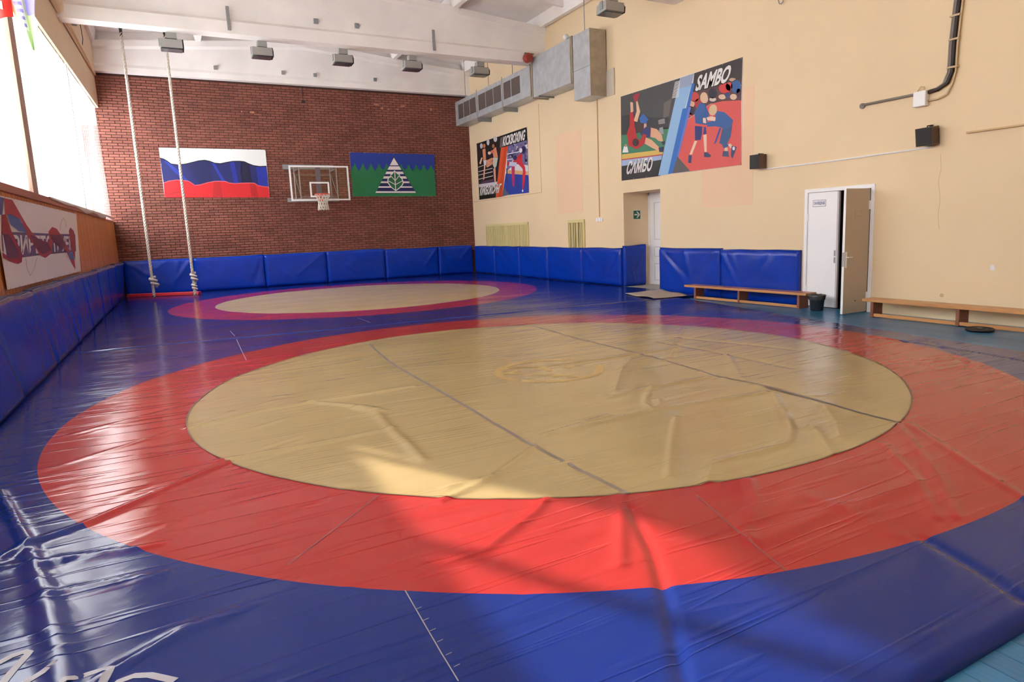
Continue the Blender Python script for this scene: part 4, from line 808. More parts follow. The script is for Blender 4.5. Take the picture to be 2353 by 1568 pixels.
# floor print: ring emblem in the middle, worn lettering at the near left corner
ec = (3.46, 6.12)
ring_o = [(ec[0]+.56*math.cos(t), ec[1]+.56*math.sin(t)) for t in np.linspace(.6, 6.1, 60)]
strip('emblem_print', ring_o, .09, M['logo'], m1, near_height, .002)
strip('emblem_print', [(ec[0]-.28+.30*math.cos(t), ec[1]+.1+.27*math.sin(t)) for t in np.linspace(-.6, 2.6, 24)]+[(3.35, 5.9), (3.55, 5.62), (3.72, 5.62)], .06, M['logo'], m1, near_height, .0022)
for (x, y) in ((3.1, 6.28), (3.38, 5.82), (3.72, 6.1)):
    strip('emblem_print', [(x-.07, y), (x+.07, y+.02)], .07, M['logo'], m1, near_height, .0024)
for pts in ([(-.78, 2.93), (-.71, 2.985), (-.67, 2.992), (-.655, 2.975), (-.69, 2.86), (-.71, 2.78)], [(-.66, 2.74), (-.59, 2.8), (-.555, 2.84)], [(-.52, 2.67), (-.44, 2.695), (-.385, 2.695), (-.365, 2.67), (-.385, 2.61), (-.40, 2.54)], [(-.38, 2.52), (-.335, 2.585), (-.29, 2.592), (-.24, 2.565), (-.16, 2.48)]):
    strip('lettering', pts, .03, M['matletter'], m1, near_height, .002, .02)

# ------------------------------------------------------------------ wall pads
def pad(label, a, b, z1, axis, face, back, z0=0.0, seed=0, name='wall_pad', group='blue wall pads', top_face=None):
    """soft vinyl pad along a wall; axis 'y' for side walls, 'x' for the end wall; face/back give the depth (numbers or functions)"""
    rd = random.Random(seed); nu, nv = 34, 18
    fc = face if callable(face) else (lambda s: face); bk = back if callable(back) else (lambda s: back)
    sgn = 1 if fc(a) > bk(a) else -1
    tf = top_face or fc
    a += .006; b -= .006
    mid = (a+b)/2
    P3 = (lambda s, d, z: (d, s, z)) if axis == 'y' else (lambda s, d, z: (s, d, z))
    base = P3(mid, (fc(mid)+bk(mid))/2, z0)
    t = thing(name, label, 'wall pad', base, group)
    folds = []; soft = .3 if top_face else 1.0
    for k in range(rd.randint(3, 5)):
        u0 = rd.choice([.02, .98, rd.random()]); u1 = u0+(1 if u0 < .5 else -1)*rd.uniform(.1, .55)
        folds.append((u0, 1.0, u1, rd.uniform(.0, .6), rd.uniform(.014, .034)*rd.choice([1, 1, -1]), rd.uniform(.02, .035)))
    for k in range(2):
        u = rd.random(); folds.append((u, .05, u+rd.uniform(-.1, .1), rd.uniform(.4, .9), rd.uniform(.004, .01), .03))
    L_ = b-a; H = z1-z0; top = [rd.uniform(-.012, .012) for _ in range(5)]
    mb = MB(); vs = []
    for j in range(nv+1):
        v = j/nv
        for i in range(nu+1):
            u = i/nu; s = a+L_*u
            e = min(u, 1-u)*L_; f = min(v, 1-v)*H
            d = -.03*max(0, 1-e/.04)**2-.03*max(0, 1-f/.04)**2
            d += .012*math.sin(math.pi*u)*math.sin(math.pi*v)+.004*math.sin(9*u+seed)*math.sin(5*v+u*3)
            for (u0, v0, u1, v1, am, sg) in folds:
                px, pz = (u-u0)*L_, (v-v0)*H; dx, dz = (u1-u0)*L_, (v1-v0)*H; LL = dx*dx+dz*dz
                tt = min(1, max(0, (px*dx+pz*dz)/LL)); dd = (px-tt*dx)**2+(pz-tt*dz)**2
                d += soft*am*math.exp(-dd/(2*sg*sg))*(1-.5*tt)
            q = u*4; k0 = min(3, int(q)); ht = top[k0]*(1-q+k0)+top[k0+1]*(q-k0)
            vs.append(P3(s, fc(s)+(tf(s)-fc(s))*v+sgn*d, z0+v*(H+ht)))
    n = nu+1
    fs = [(j*n+i, j*n+i+1, (j+1)*n+i+1, (j+1)*n+i) for j in range(nv) for i in range(nu)]
    mb.add(vs, fs)
    rim = [i for i in range(n)]+[j*n+nu for j in range(1, nv+1)]+[nv*n+i for i in range(nu-1, -1, -1)]+[j*n for j in range(nv-1, 0, -1)]
    bb = len(mb.v)
    for i in rim:
        v = vs[i]; s = v[1] if axis == 'y' else v[0]; mb.v.append(P3(s, bk(s), v[2]))
    m_ = len(rim)
    for k in range(m_): mb.f.append((rim[k], rim[(k+1) % m_], bb+(k+1) % m_, bb+k)); mb.mi.append(0)
    mb.f.append(tuple(range(bb, bb+m_))); mb.mi.append(0)
    mb.build('cover', M['padblue'], t, smooth=True)
    h = MB()
    def hz(u): q = u*4; k0 = min(3, int(q)); return z1+top[k0]*(1-q+k0)+top[k0+1]*(q-k0)
    for i in range(12):
        s0, s1 = a+L_*i/12, a+L_*(i+1)/12
        za, zb = hz(i/12), hz((i+1)/12)
        d0a, d1a, d0b, d1b = bk(s0)+sgn*.004, tf(s0)-sgn*.024, bk(s1)+sgn*.004, tf(s1)-sgn*.024
        h.add([P3(s0, d0a, za), P3(s0, d1a, za), P3(s1, d1b, zb), P3(s1, d0b, zb), P3(s0, d0a, za+.008), P3(s0, d1a, za+.008), P3(s1, d1b, zb+.008), P3(s1, d0b, zb+.008)],
              [(0,3,2,1),(4,5,6,7),(0,1,5,4),(1,2,6,5),(2,3,7,6),(3,0,4,7)])
    h.build('top_hem', M['hem'], t)
    if top_face:
        e_ = MB()
        for i in range(12):
            s0, s1 = a+L_*i/12, a+L_*(i+1)/12; w0, w1 = hz(i/12), hz((i+1)/12); q0, q1 = tf(s0)+sgn*.006, tf(s1)+sgn*.006
            e_.add([P3(s0, q0, w0-.052), P3(s1, q1, w1-.052), P3(s1, q1, w1-.004), P3(s0, q0, w0-.004), P3(s0, q0-sgn*.05, w0-.004), P3(s1, q1-sgn*.05, w1-.004)], [(0, 1, 2, 3), (3, 2, 5, 4)])
        e_.build('hem_band', M['hemlight'], t)
    for s_ in (a+.02, b-.02):
        if top_face: continue
        x_ = fc(s_)-sgn*.03
        q = MB()
        if axis == 'y': q.box(x_-sgn*.01, x_+sgn*.004, s_-.004, s_+.004, z0+.03, z1-.03)
        else: q.box(s_-.004, s_+.004, x_-sgn*.01, x_+sgn*.004, z0+.03, z1-.03)
        q.build('edge_piping', M['thread'] if seed % 3 == 0 else M['padblue'], t)
    return t
lp = [(21.2, 23.1), (20.47, 21.2), (18.75, 20.47), (16.83, 18.75), (14.6, 16.83), (12.5, 14.6), (10.4, 12.5), (8.3, 10.4), (6.2, 8.3)]
lp = [(20.5, 23.0), (18.75, 20.5), (16.83, 18.75), (14.6, 16.83), (12.5, 14.6), (10.4, 12.5), (8.3, 10.4), (6.2, 8.3)]
ordn = ['farthest', 'second farthest', 'third farthest', 'fourth farthest', 'fifth farthest', 'sixth farthest', 'seventh farthest', 'nearest']
for i, (a, b) in enumerate(lp):
    pad('blue vinyl wall pad under the wood boarding, %s from the camera' % ordn[i], a, b, 1.04-.045*(i/7), 'y', lambda s: -1.47-.02*(23-s)/15, lambda s: xw(s)+.03, 0.003, seed=10+i, top_face=lambda s: xw(s)+.13)
bp_ = [(-1.42, .45), (.45, 2.53), (2.53, 4.52), (4.52, 6.55), (6.55, 8.56), (8.56, 9.93)]
bn = ['first from left, behind the ropes', 'second from the left corner', 'third from left under the basketball hoop', 'fourth from left, right of the hoop', 'fifth from the left corner', 'last before the right corner']
for i, (a, b) in enumerate(bp_):
    pad('blue vinyl wall pad by the brick wall, %s' % bn[i], a, b, 1.06 if i < 4 else 1.03, 'x', 23.14, YB-.002, 0.003, seed=30+i)
rp = [(21.36, 23.12), (19.43, 21.36), (17.54, 19.43), (15.58, 17.54), (13.75, 15.58)]
rn = ['in the far corner by the brick wall', 'below the wide grille', 'third from the far corner', 'below the narrow grille', 'last before the doorway']
for i, (a, b) in enumerate(rp):
    pad('blue vinyl wall pad on the cream wall, %s' % rn[i], a, b, 1.0-.008*i, 'y', 9.985, XR-.003, 0.003, seed=50+i)
pad('dark blue vinyl pad standing inside the doorway recess', 10.02, 10.72, 1.03, 'x', 13.60, 13.71, 0.0, seed=61)
pad('blue vinyl wall pad right of the doorway, behind the bench end', 10.25, 12.24, .985, 'y', 9.985, XR-.003, ZF+.002, seed=62)
pad('blue vinyl wall pad nearest the white store doors', 8.27, 10.25, .96, 'y', 9.985, XR-.003, ZF+.002, seed=63)

# ------------------------------------------------------------------ nets / curtains at the windows
def curtain(label, a, b, z1, zbot, seed, m, amp=.035, per=.42):
    rd = random.Random(seed); nu = int((b-a)/.06); nv = 14; mb = MB(); vs = []
    for j in range(nv+1):
        v = j/nv
        for i in range(nu+1):
            y = a+(b-a)*i/nu; zb = zbot(y); z = z1+(zb-z1)*v
            o = -.06+amp*(.3+.7*v)*math.sin(2*math.pi*y/per+seed+1.3*math.sin(y*.9))+.02*math.sin(y*2.1+seed)+.02*math.sin(3*v+y)
            vs.append(LW(y, z, min(o, -.005)))
    n = nu+1; mb.add(vs, [(j*n+i, j*n+i+1, (j+1)*n+i+1, (j+1)*n+i) for j in range(nv) for i in range(nu)])
    t = thing('net_curtain', label, 'curtain', LW((a+b)/2, 2.35, -.05), 'white net curtains'); mb.build('net_panel', m, t, smooth=True)
    h = MB(); h.tube([LW(a, z1+.01, -.06), LW(b, z1+.01, -.06)], .008, 6); h.build('curtain_wire', M['steel'], t)
    return t
def hemC(y):
    k = min(1, max(0, (9.95-y)/.25)); return 2.352+1.0*k
curtain('narrow gathered white net strip beside the grey cord', 17.98, 18.42, 5.47, lambda y: 2.352, 1, M['net'])
curtain('thin see-through net curtain showing brick through it, by the corner', 18.43, 23.2, 5.47, lambda y: 2.352-.09*max(0, (y-20.9)/2.3), 2, M['sheer'], .03, .3)
curtain('white net curtain right of the brown window pier', 12.66, 17.9, 5.47, lambda y: 2.352, 3, M['net'])
curtain('white net curtain left of the brown window pier, behind the flags', 5.8, 12.22, 5.47, hemC, 4, M['net'])
curtain('white net curtain beside the camera', -.5, 5.38, 5.47, lambda y: 2.352, 5, M['net'])
mb = MB(); mb.tube([LW(17.93, 2.35, -.03), LW(17.95, 3.6, -.02), LW(17.93, 5.47, -.03)], .012, 6)
tag(mb.build('curtain_edge_line', M['steel'], origin=LW(17.93, 2.35)), 'thin grey cord between the two far net curtains', 'edge line')  # grey tube stands in for the fold line at the curtain edge
# net hem spilling over the sill
mb = MB(); vs = []
for i in range(60):
    y = 13.2+i*.165; k = min(1, (y-13.2)/4); dr = .02+.09*k*(.6+.4*math.sin(y*2.3))
    if y > 22: dr *= .4
    vs += [LW(y, 2.352, .0), LW(y, 2.355, .045), LW(y, 2.345-dr, .05+.01*math.sin(y*5))]
mb.add(vs, [(3*i+k, 3*i+k+1, 3*i+4+k, 3*i+3+k) for i in range(59) for k in range(2)])
tag(mb.build('net_hem', mat('grey net cloth', (0.5, 0.42, 0.38), 0.9), origin=LW(17, 2.35), smooth=True), 'grey loose net hem draped over the wooden sill', 'cloth')
# conduit under the ceiling: pipe added for the shadow of a ledge
t = thing('ledge_shadow_pipe', 'tan pipe as a shaded conduit with junction box under the ceiling on the window wall', 'ledge line', LW(18, 6.38, .02))
mb = MB(); mb.tube([LW(y, 6.38, .03) for y in (9, 14, 19, 23.0)], .03, 8); mb.build('pipe', M['cream2'], t)
MB().box(-1.52, -1.40, 18.4, 18.58, 6.46, 6.62).build('junction_box', M['steel'], t)
mb = MB(); mb.tube([(-1.44, 19.9, 7.1), (-1.44, 20.2, 6.6), LW(20.5, 6.42, .05)], .008, 6); mb.build('wire', M['cabledark'], t)

# ------------------------------------------------------------------ printed banners
def art(parent, polys, place, lift, step=.0009):
    mb = MB(); ms = []; idx = {}
    for pts, col, lay in polys:
        if col not in idx: idx[col] = len(ms); ms.append(flat(col))
        mb.poly([place(p[0], p[1], lift+lay*step) for p in pts], idx[col])
    return mb.build('print', ms, parent)
def lettering(parent, body, quad, place, lift, m, grow=.022, name='lettering', narrow=True):
    cu = bpy.data.curves.new('lettering', 'FONT'); cu.body = body; cu.size = 1; cu.offset = grow; cu.resolution_u = 3
    o = bpy.data.objects.new('lettering_tmp', cu); C.objects.link(o)
    dg = bpy.context.evaluated_depsgraph_get(); me = bpy.data.meshes.new_from_object(o.evaluated_get(dg))
    bpy.data.objects.remove(o); bpy.data.curves.remove(cu)
    xs_ = [v.co.x for v in me.vertices]; ys_ = [v.co.y for v in me.vertices]; x0, x1, y0, y1 = min(xs_), max(xs_), min(ys_), max(ys_)
    (ax, ay), (bx, by), (cx, cy), (dx, dy) = quad
    mb = MB(); vs = []
    for v in me.vertices:
        u = (v.co.x-x0)/(x1-x0); w_ = (v.co.y-y0)/(y1-y0)
        px = (ax*(1-u)+bx*u)*(1-w_)+(dx*(1-u)+cx*u)*w_; py = (ay*(1-u)+by*u)*(1-w_)+(dy*(1-u)+cy*u)*w_
        vs.append(place(px, py, lift))
    mb.add(vs, [tuple(p.vertices) for p in me.polygons]); bpy.data.meshes.remove(me)
    return mb.build(name, m, parent)
def banner(name, label, cat, quad, place, polys, texts=(), th=.012, back='print e6e0dc', grp=None):
    cx = sum(q[0] for q in quad)/4; cz = min(q[1] for q in quad)
    t = thing(name, label, cat, place(cx, cz, 0), grp)
    a = [place(q[0], q[1], .002) for q in quad]; b = [place(q[0], q[1], th) for q in quad]
    mb = MB(); mb.add(a+b, [(0,1,2,3),(4,5,6,7),(0,1,5,4),(1,2,6,5),(2,3,7,6),(3,0,4,7)])
    mb.build('sheet', MATS.get(back) or flat('e6e0dc'), t)
    art(t, polys, place, th)
    for body, q in texts:
        sh = [(p[0]+s_, p[1]-.012) for p, s_ in zip(q, (.02,)*4)]
        if name != 'wall_banner': lettering(t, body, sh, place, th+.0135, M['letshadow'], .05, 'lettering_shadow')
        lettering(t, body, q, place, th+.0145 if name != 'wall_banner' else th+.0032, M['letter'], .035)
    # eyelets along the edges
    g = MB()
    for k in range(4):
        p, q = quad[k], quad[(k+1) % 4]; n = max(2, int(math.hypot(q[0]-p[0], q[1]-p[1])/.45))
        for i in range(n):
            cx_, cz_ = sum(z[0] for z in quad)/4, sum(z[1] for z in quad)/4
            x = p[0]+(q[0]-p[0])*i/n; z = p[1]+(q[1]-p[1])*i/n; x += (cx_-x)*.012; z += (cz_-z)*.02
            g.add([place(x+.012*math.cos(t_), z+.012*math.sin(t_), th+.016) for t_ in np.linspace(0, 6.283, 7)[:-1]], [(0,1,2,3,4,5)])
    g.build('eyelets', M['steel'], t)['kind'] = 'stuff'
    return t
PB = lambda x, z, d: (x, YB-.01-d, z)
PR = lambda y, z, d: (XR-d, y, z)
PL = lambda y, z, d: (xw(y)+.03+d, y, z)
q4 = lambda A: A
banner('flag_banner', 'white blue red flag banner with printed waves on the brick wall', 'banner', ART_FLAG_Q, PB, ART_FLAG)
banner('emblem_banner', 'blue and green emblem banner with striped pyramid and leaf, right of the hoop', 'banner', ART_EMB_Q, PB, ART_EMB)
banner('sport_poster', 'small kickboxing poster near the brick corner on the cream wall', 'poster', ART_KICK_Q, PR, ART_KICK, TEXTS['kick'], grp='sport posters')
banner('sport_poster', 'large sambo poster with children wrestling, above the doorway', 'poster', ART_SAMBO_Q, PR, ART_SAMBO, TEXTS['sambo'], grp='sport posters')
banner('wall_banner', 'grey white banner with red ribbon and lettering on the wood boarding', 'banner', ART_BAN_Q, PL, ART_BAN, TEXTS['ban'])

mb = MB(); mb.tube([(4.22, YB-.015, 6.46), (4.22, YB-.015, 6.0)], .012, 6); mb.box(4.17, 4.27, YB-.035, YB-.006, 5.93, 6.02)
tag(mb.build('wall_wire', M['cabledark'], origin=(4.22, YB, 6)), 'short dark wire with clip hanging down the top of the brick wall', 'wire')

# ------------------------------------------------------------------ basketball hoop
t = thing('basketball_hoop', 'basketball hoop with clear backboard in white frame on the brick wall', 'basketball hoop', (4.33, 22.2, 2.75))
yb_ = 22.2; x0, x1, z0, z1 = 3.41, 5.26, 2.72, 3.82
sh = MB().box(x0+.02, x1-.02, yb_-.006, yb_+.006, z0+.02, z1-.02).build('backboard', M['acrylic'], t)
mb = MB(); fw = .05
mb.box(x0, x1, yb_-.014, yb_+.02, z1-fw, z1); mb.box(x0, x1, yb_-.014, yb_+.02, z0, z0+fw); mb.box(x0, x0+fw, yb_-.014, yb_+.02, z0+fw, z1-fw); mb.box(x1-fw, x1, yb_-.014, yb_+.02, z0+fw, z1-fw)
mb.build('frame', M['wht'], t)
mb = MB(); a0, a1, b0, b1 = 4.0, 4.61, 2.83, 3.31
mb.box(a0, a1, yb_-.013, yb_-.007, b1-fw, b1); mb.box(a0, a1, yb_-.013, yb_-.007, b0, b0+fw); mb.box(a0, a0+fw, yb_-.013, yb_-.007, b0+fw, b1-fw); mb.box(a1-fw, a1, yb_-.013, yb_-.007, b0+fw, b1-fw)
mb.build('target_square', M['wht'], t)
rc = (4.30, 21.83, 2.90)
mb = MB(); mb.tube([(rc[0]+.225*math.cos(k), rc[1]+.225*math.sin(k), rc[2]) for k in np.linspace(0, 2*math.pi, 33)], .012, 8, cap=False)
rim = mb.build('rim', M['orange'], t, smooth=True)
mb = MB(); mb.box(4.24, 4.36, yb_-.15, yb_-.012, 2.86, 2.915); mb.box(4.22, 4.38, yb_-.03, yb_-.012, 2.70, 2.93); mb.prism([(yb_-.14, 2.86), (yb_-.02, 2.86), (yb_-.02, 2.72)], 0, 4.26, 4.34)
mb.build('rim_bracket', M['orange'], t)
mb = MB(); lv = [(.225, 0), (.19, -.10), (.155, -.2), (.14, -.30), (.155, -.42), (.165, -.50)]; K = 12
for k in range(K):
    for d in (1, -1):
        pts = []
        for i, (r_, z_) in enumerate(lv):
            an = 2*math.pi*(k+d*.5*i)/K; pts.append((rc[0]+r_*math.cos(an), rc[1]+r_*math.sin(an), rc[2]+z_))
        mb.tube(pts, [.008, .009, .01, .013, .018, .012], 5)
mb.build('net', M['rope'], t)
mb = MB(); mb.box(3.38, 5.0, YB-.06, YB-.012, 3.80, 3.95); mb.box(3.44, 5.12, YB-.06, YB-.012, 2.74, 2.87); mb.build('wall_rail', M['steel'], t)
mb = MB()
for x in (3.72, 4.88):
    for z in (2.80, 3.74): mb.tube([(x, YB-.05, z), (x, yb_+.03, z)], .02, 6)
    mb.tube([(x, YB-.06, 2.80), (x, YB-.06, 3.85)], .022, 6); mb.tube([(x, yb_+.04, 2.76), (x, yb_+.04, 3.78)], .024, 6)
    mb.tube([(x, YB-.06, 3.7), (x, yb_+.05, 2.84)], .014, 6)
mb.tube([(3.72, YB-.06, 3.62), (4.88, YB-.06, 3.62)], .014, 6); mb.tube([(3.72, yb_+.04, 2.85), (4.88, yb_+.04, 2.85)], .014, 6)
mb.build('support_frame', M['steel'], t)
MB().box(4.23, 4.37, yb_+.03, yb_+.10, 2.74, 3.80).build('centre_post', M['bluegrey'], t)

# ------------------------------------------------------------------ climbing ropes and red bar
def rope(label, x, y, ztop, zend, knots):
    t = thing('climbing_rope', label, 'rope', (x, y, zend), 'climbing ropes')
    def strand(mb, path, r=.030):
        mb.tube(path, r, 7)
    mb = MB(); n = 240; pts3 = [[], [], []]
    zs = np.linspace(zend, ztop, n)
    for k in range(3):
        pts3[k] = [(x+.02*math.cos(z*26+k*2.094), y+.02*math.sin(z*26+k*2.094), z) for z in zs]
        mb.tube(pts3[k], .021, 5)
    mb.build('rope_strands', M['rope'], t, smooth=True)
    for (zk, s_, dx) in knots:
        mb = MB(); path = []
        for k in np.linspace(0, 4.4*math.pi, 48):
            f = k/(4.4*math.pi); path.append((x+dx*f+.068*s_*math.cos(k), y+.06*s_*math.sin(k), zk+.12*s_-.24*s_*f))
        path.append((x+dx+.02, y, zk-.16*s_)); mb.tube(path, .036*s_, 7); mb.build('knot', M['rope'], t, smooth=True)
    mb = MB(); mb.tube([(x, y, ztop-.1), (x, y, ztop+.12)], .035, 8); mb.box(x-.05, x+.05, y-.03, y+.03, ztop+.1, ztop+.22); mb.build('clamp', M['black'], t)
    mb = MB(); mb.tube([(x, y, ztop+.2), (x, y, slope(x)+.31)], .014, 6); mb.build('hanger_rod', M['steel'], t)
    mb = MB(); mb.tube([(x, y, zend-.005), (x, y, zend+.05)], .036, 8); mb.build('end_binding', M['black'], t)
rope('white climbing rope with one big knot, left of the two', -.64, 21.0, 7.05, .075, [(.52, 1.0, .07)])
rope('white climbing rope with two knots, right of the two', .37, 21.0, 7.08, .03, [(.58, .9, .04), (.30, .75, .02)])
mb = MB(); p0, p1 = Vector((-1.4, 22.75, 0)), Vector((.47, 21.75, 0)); d = (p1-p0).normalized(); nn = Vector((-d.y, d.x, 0))*.22
mb.hexa([tuple(p0), tuple(p1), tuple(p1+nn), tuple(p0+nn)]+[tuple(v+Vector((0, 0, .09))) for v in (p0+nn*.12, p1+nn*.12, p1+nn*.88, p0+nn*.88)])
for v in range(8): mb.v[v] = (mb.v[v][0], mb.v[v][1], mb.v[v][2]+.006)
tag(mb.build('balance_bar', M['redpaint'], origin=(p0+p1)/2, bevel=.012), 'red low bar lying on the mat behind the rope ends', 'bar')

# ------------------------------------------------------------------ floodlights under the beams
def flood(label, x, yb, zt):
    t = thing('floodlight', label, 'lamp', (x, yb+.25, zt), 'grey floodlights under the roof beams')
    y = yb+.25; b = MB(); b.box(x-.10, x+.12, y-.09, y+.09, zt-.13, zt); b.build('mount_box', M['lamp'], t, bevel=.006)
    zt2 = zt-.14
    b = MB(); b.prism([(y-.16, zt2-.20), (y-.16, zt2-.02), (y+.02, zt2), (y+.18, zt2-.05), (y+.20, zt2-.22)], 0, x-.24, x+.22); b.build('housing', M['lamp'], t, bevel=.008)
    b = MB(); b.prism([(y-.15, zt2-.21), (y-.17, zt2-.10), (y-.06, zt2+.01), (y+.10, zt2+.0), (y+.19, zt2-.10), (y+.16, zt2-.22)], 0, x+.221, x+.245); b.build('end_cap', M['black'], t)
    b = MB(); b.box(x-.22, x+.20, y-.13, y+.17, zt2-.232, zt2-.222); b.build('lens', mat('smoky lamp glass', (0.06, 0.055, 0.07), 0.15), t)
    b = MB(); b.box(x-.255, x-.241, y-.05, y+.05, zt2-.16, zt2+.0); b.build('yoke', M['steel'], t)
    return t
f0 = flood('grey floodlight first from the left, behind the right rope', .43, 17.5, 6.27)
for x, lb in ((2.36, 'second'), (4.29, 'third'), (6.13, 'fourth'), (8.12, 'fifth')):
    o = copy_tree(f0); o.location.x = x; o['label'] = 'grey floodlight %s from the left under the near roof beam' % lb
o = copy_tree(f0); o.location = (8.45, 11.80, 6.24); o['label'] = 'grey floodlight cut by the top edge of the picture'

# ------------------------------------------------------------------ alarm bell, duct
t = thing('alarm_bell', 'dull red alarm horn on the beam end by the duct', 'bell', (9.40, 17.22, 6.37))
b = MB()
b.tube([(9.40, 17.29, 6.37), (9.40, 17.20, 6.37), (9.40, 17.10, 6.36)], [.13, .14, .11], 8); b.build('horn', M['bellred'], t)
MB().box(9.33, 9.62, 17.24, 17.30, 6.50, 6.52).build('bracket', M['steel'], t)

t = thing('ventilation_duct', 'galvanised ventilation duct along the cream wall with tall end box', 'duct', (9.84, 19, 5.4))
FX = 9.58
a = MB().box(FX, XR-.03, 17.45, YB-.02, 5.40, 6.24).build('grille_duct', M['galv'], t, bevel=.006)
b = MB()
# section widening toward the camera
b.hexa([(FX, 15.24, 5.30), (XR-.03, 15.24, 5.30), (XR-.03, 17.28, 5.31), (FX, 17.28, 5.31), (FX, 15.24, 6.42), (XR-.03, 15.24, 6.42), (XR-.03, 17.28, 6.40), (FX, 17.28, 6.40)])
b.build('wide_duct', M['galv'], t, bevel=.006)
mb = MB(); mb.add([(FX-.003, 15.3, 6.38), (FX-.003, 15.33, 6.38), (FX-.003, 17.2, 5.36), (FX-.003, 17.17, 5.36), (FX-.006, 16.25, 5.87)], [(0, 1, 4), (1, 2, 4), (2, 3, 4), (3, 0, 4)]); mb.build('cross_crease', mat('light sheet crease', (0.52, 0.54, 0.55), .45, .5), t)
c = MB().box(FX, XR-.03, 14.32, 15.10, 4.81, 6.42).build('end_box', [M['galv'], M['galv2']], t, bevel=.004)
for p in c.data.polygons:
    if p.normal.y < -.5: p.material_index = 1  # side facing the camera gets the tan metal
MB().box(XR-.035, XR-.002, 14.0, 14.34, 4.80, 5.44).build('wall_flange', mat('pale flange plate', (0.6, 0.54, 0.45), 0.6), t)
MB().box(FX-.004, FX, 14.33, 15.09, 5.53, 5.545).build('sheet_joint', M['steel'], t)
for (y0, y1, z0, z1) in ((17.30, 17.34, 5.28, 6.43), (17.40, 17.44, 5.36, 6.30), (15.12, 15.16, 5.28, 6.44), (15.19, 15.23, 5.28, 6.44)):
    MB().box(FX-.02, XR-.01, y0, y1, z0, z1).build('joint_flange', M['galv2'], t)
MB().box(FX+.01, XR-.04, 17.28, 17.45, 5.41, 6.3).build('duct_collar', M['galv2'], t)
gy = [22.95, 22.45, 21.9, 21.32, 20.75, 20.16, 19.55, 18.92, 18.72, 18.1]
gp = [(22.95, 22.5), (22.44, 21.95), (21.9, 21.4), (21.15, 20.6), (20.55, 20.0), (19.95, 19.4), (19.2, 18.72), (18.66, 18.1)]
for (y1, y0) in gp:
    g = MB().box(FX-.006, FX+.01, y0, y1, 5.60, 6.10).build('grille_panel', M['mesh'], t)
for y in (21.28, 19.3):
    MB().box(FX-.012, FX, y-.02, y+.02, 5.38, 6.30).build('duct_strap', M['galv2'], t)
for y in (21.28, 19.3, 17.0):
    MB().box(FX, XR-.005, y-.02, y+.02, 5.27, 5.40 if y > 17.4 else 5.31).build('support_angle', M['steel'], t)
for (y, zt) in ((22.35, 8.0), (20.4, 7.8), (18.65, 7.8), (14.6, 7.8)):
    mb = MB(); mb.tube([(FX+.05, y, 6.2), (FX+.05, y, zt)], .01, 6); mb.build('hanger_rod', M['steel'], t)
t = thing('smoke_detector', 'small white round smoke detector on top of the duct', 'detector', (9.6, 15.45, 6.42))
mb = MB(); mb.lathe((9.6, 15.45, 6.42), [(0, 0), (.03, 0), (.03, .02), (.08, .035), (.085, .08), (.06, .13), (0, .15)], 16); mb.build('dome', M['wht'], t, smooth=True)

# ------------------------------------------------------------------ right wall fittings
def speaker(label, y, z, tilt):
    t = thing('loudspeaker', label, 'speaker', (XR-.14, y, z), 'wall speakers')
    b = MB().box(XR-.21, XR-.03, y-.125, y+.125, z-.13, z+.13).build('cabinet', M['brownbox'], t, bevel=.004)
    MB().box(XR-.217, XR-.21, y-.115, y+.115, z-.125, z+.125).build('front_grille', M['black'], t)
    mb = MB(); mb.tube([(XR-.11, y, z+.12), (XR-.11, y, z+.15), (XR-.02, y, z+.15)], .008, 6); mb.box(XR-.02, XR-.002, y-.025, y+.025, z+.06, z+.155); mb.build('bracket', M['black'], t)
    t.rotation_euler = (0, tilt, 0)
    return t
speaker('small black loudspeaker right of the large sambo poster', 9.24, 2.65, 0)
speaker('black tilted loudspeaker below the junction box, upper right', 6.0, 2.67, -.15)
mb = MB(); mb.tube([(XR-.012, 9.12, 2.50), (XR-.012, 7.6, 2.50), (XR-.012, 5.98, 2.52)], .014, 6)
tag(mb.build('wire_duct', M['wht'], origin=(XR, 7.5, 2.5)), 'thin white wire strip running between the two loudspeakers', 'wire')
t = thing('cable_bundle', 'grey and black cable bundle bending down the cream wall at upper right', 'cable', (XR-.04, 5.74, 3.4))
for off, m_, r_, dy in ((.0, 'cable', .018, .035), (.0, 'cabledark', .028, .0), (.01, 'cablecream', .014, -.05), (.0, 'cable', .014, .06)):
    pts = [(XR-.03, 5.70+dy, 7.25), (XR-.03, 5.70+dy, 4.5), (XR-.035, 5.735+dy, 3.92), (XR-.03, 5.74+dy, 3.55), (XR-.03, 5.80+dy, 3.40), (XR-.03, 5.93+dy*.5, 3.335+dy*.3), (XR-.03, 6.15, 3.315+dy*.3)]
    if m_ == 'cable': pts += [(XR-.03, 6.6, 3.315+dy*.3), (XR-.03, 7.14, 3.315+dy*.3)]
    if m_ == 'cablecream': pts[4:] = [(XR-.03, 5.73, 3.38), (XR-.03, 5.80, 3.24), (XR-.03, 5.93, 3.20), (XR-.03, 6.12, 3.20)]
    mb = MB(); mb.tube(pts, r_, 7); mb.build('cable', M[m_], t, smooth=True)
for z in (4.3, 3.98, 3.6): MB().box(XR-.07, XR-.002, 5.66, 5.80, z-.012, z+.012).build('cable_clip', M['cablecream'], t)
mb = MB(); mb.tube([(XR-.002, 7.15, 3.315), (XR-.035, 7.15, 3.315)], .045, 10); mb.build('wall_sleeve', M['cable'], t)
t = thing('junction_box', 'square white junction box on the cable run', 'junction box', (XR-.05, 6.16, 3.24))
MB().box(XR-.10, XR-.002, 6.07, 6.26, 3.13, 3.35).build('case', M['wht'], t, bevel=.008)
MB().box(XR-.104, XR-.098, 6.08, 6.25, 3.14, 3.34).build('lid', M['door'], t)
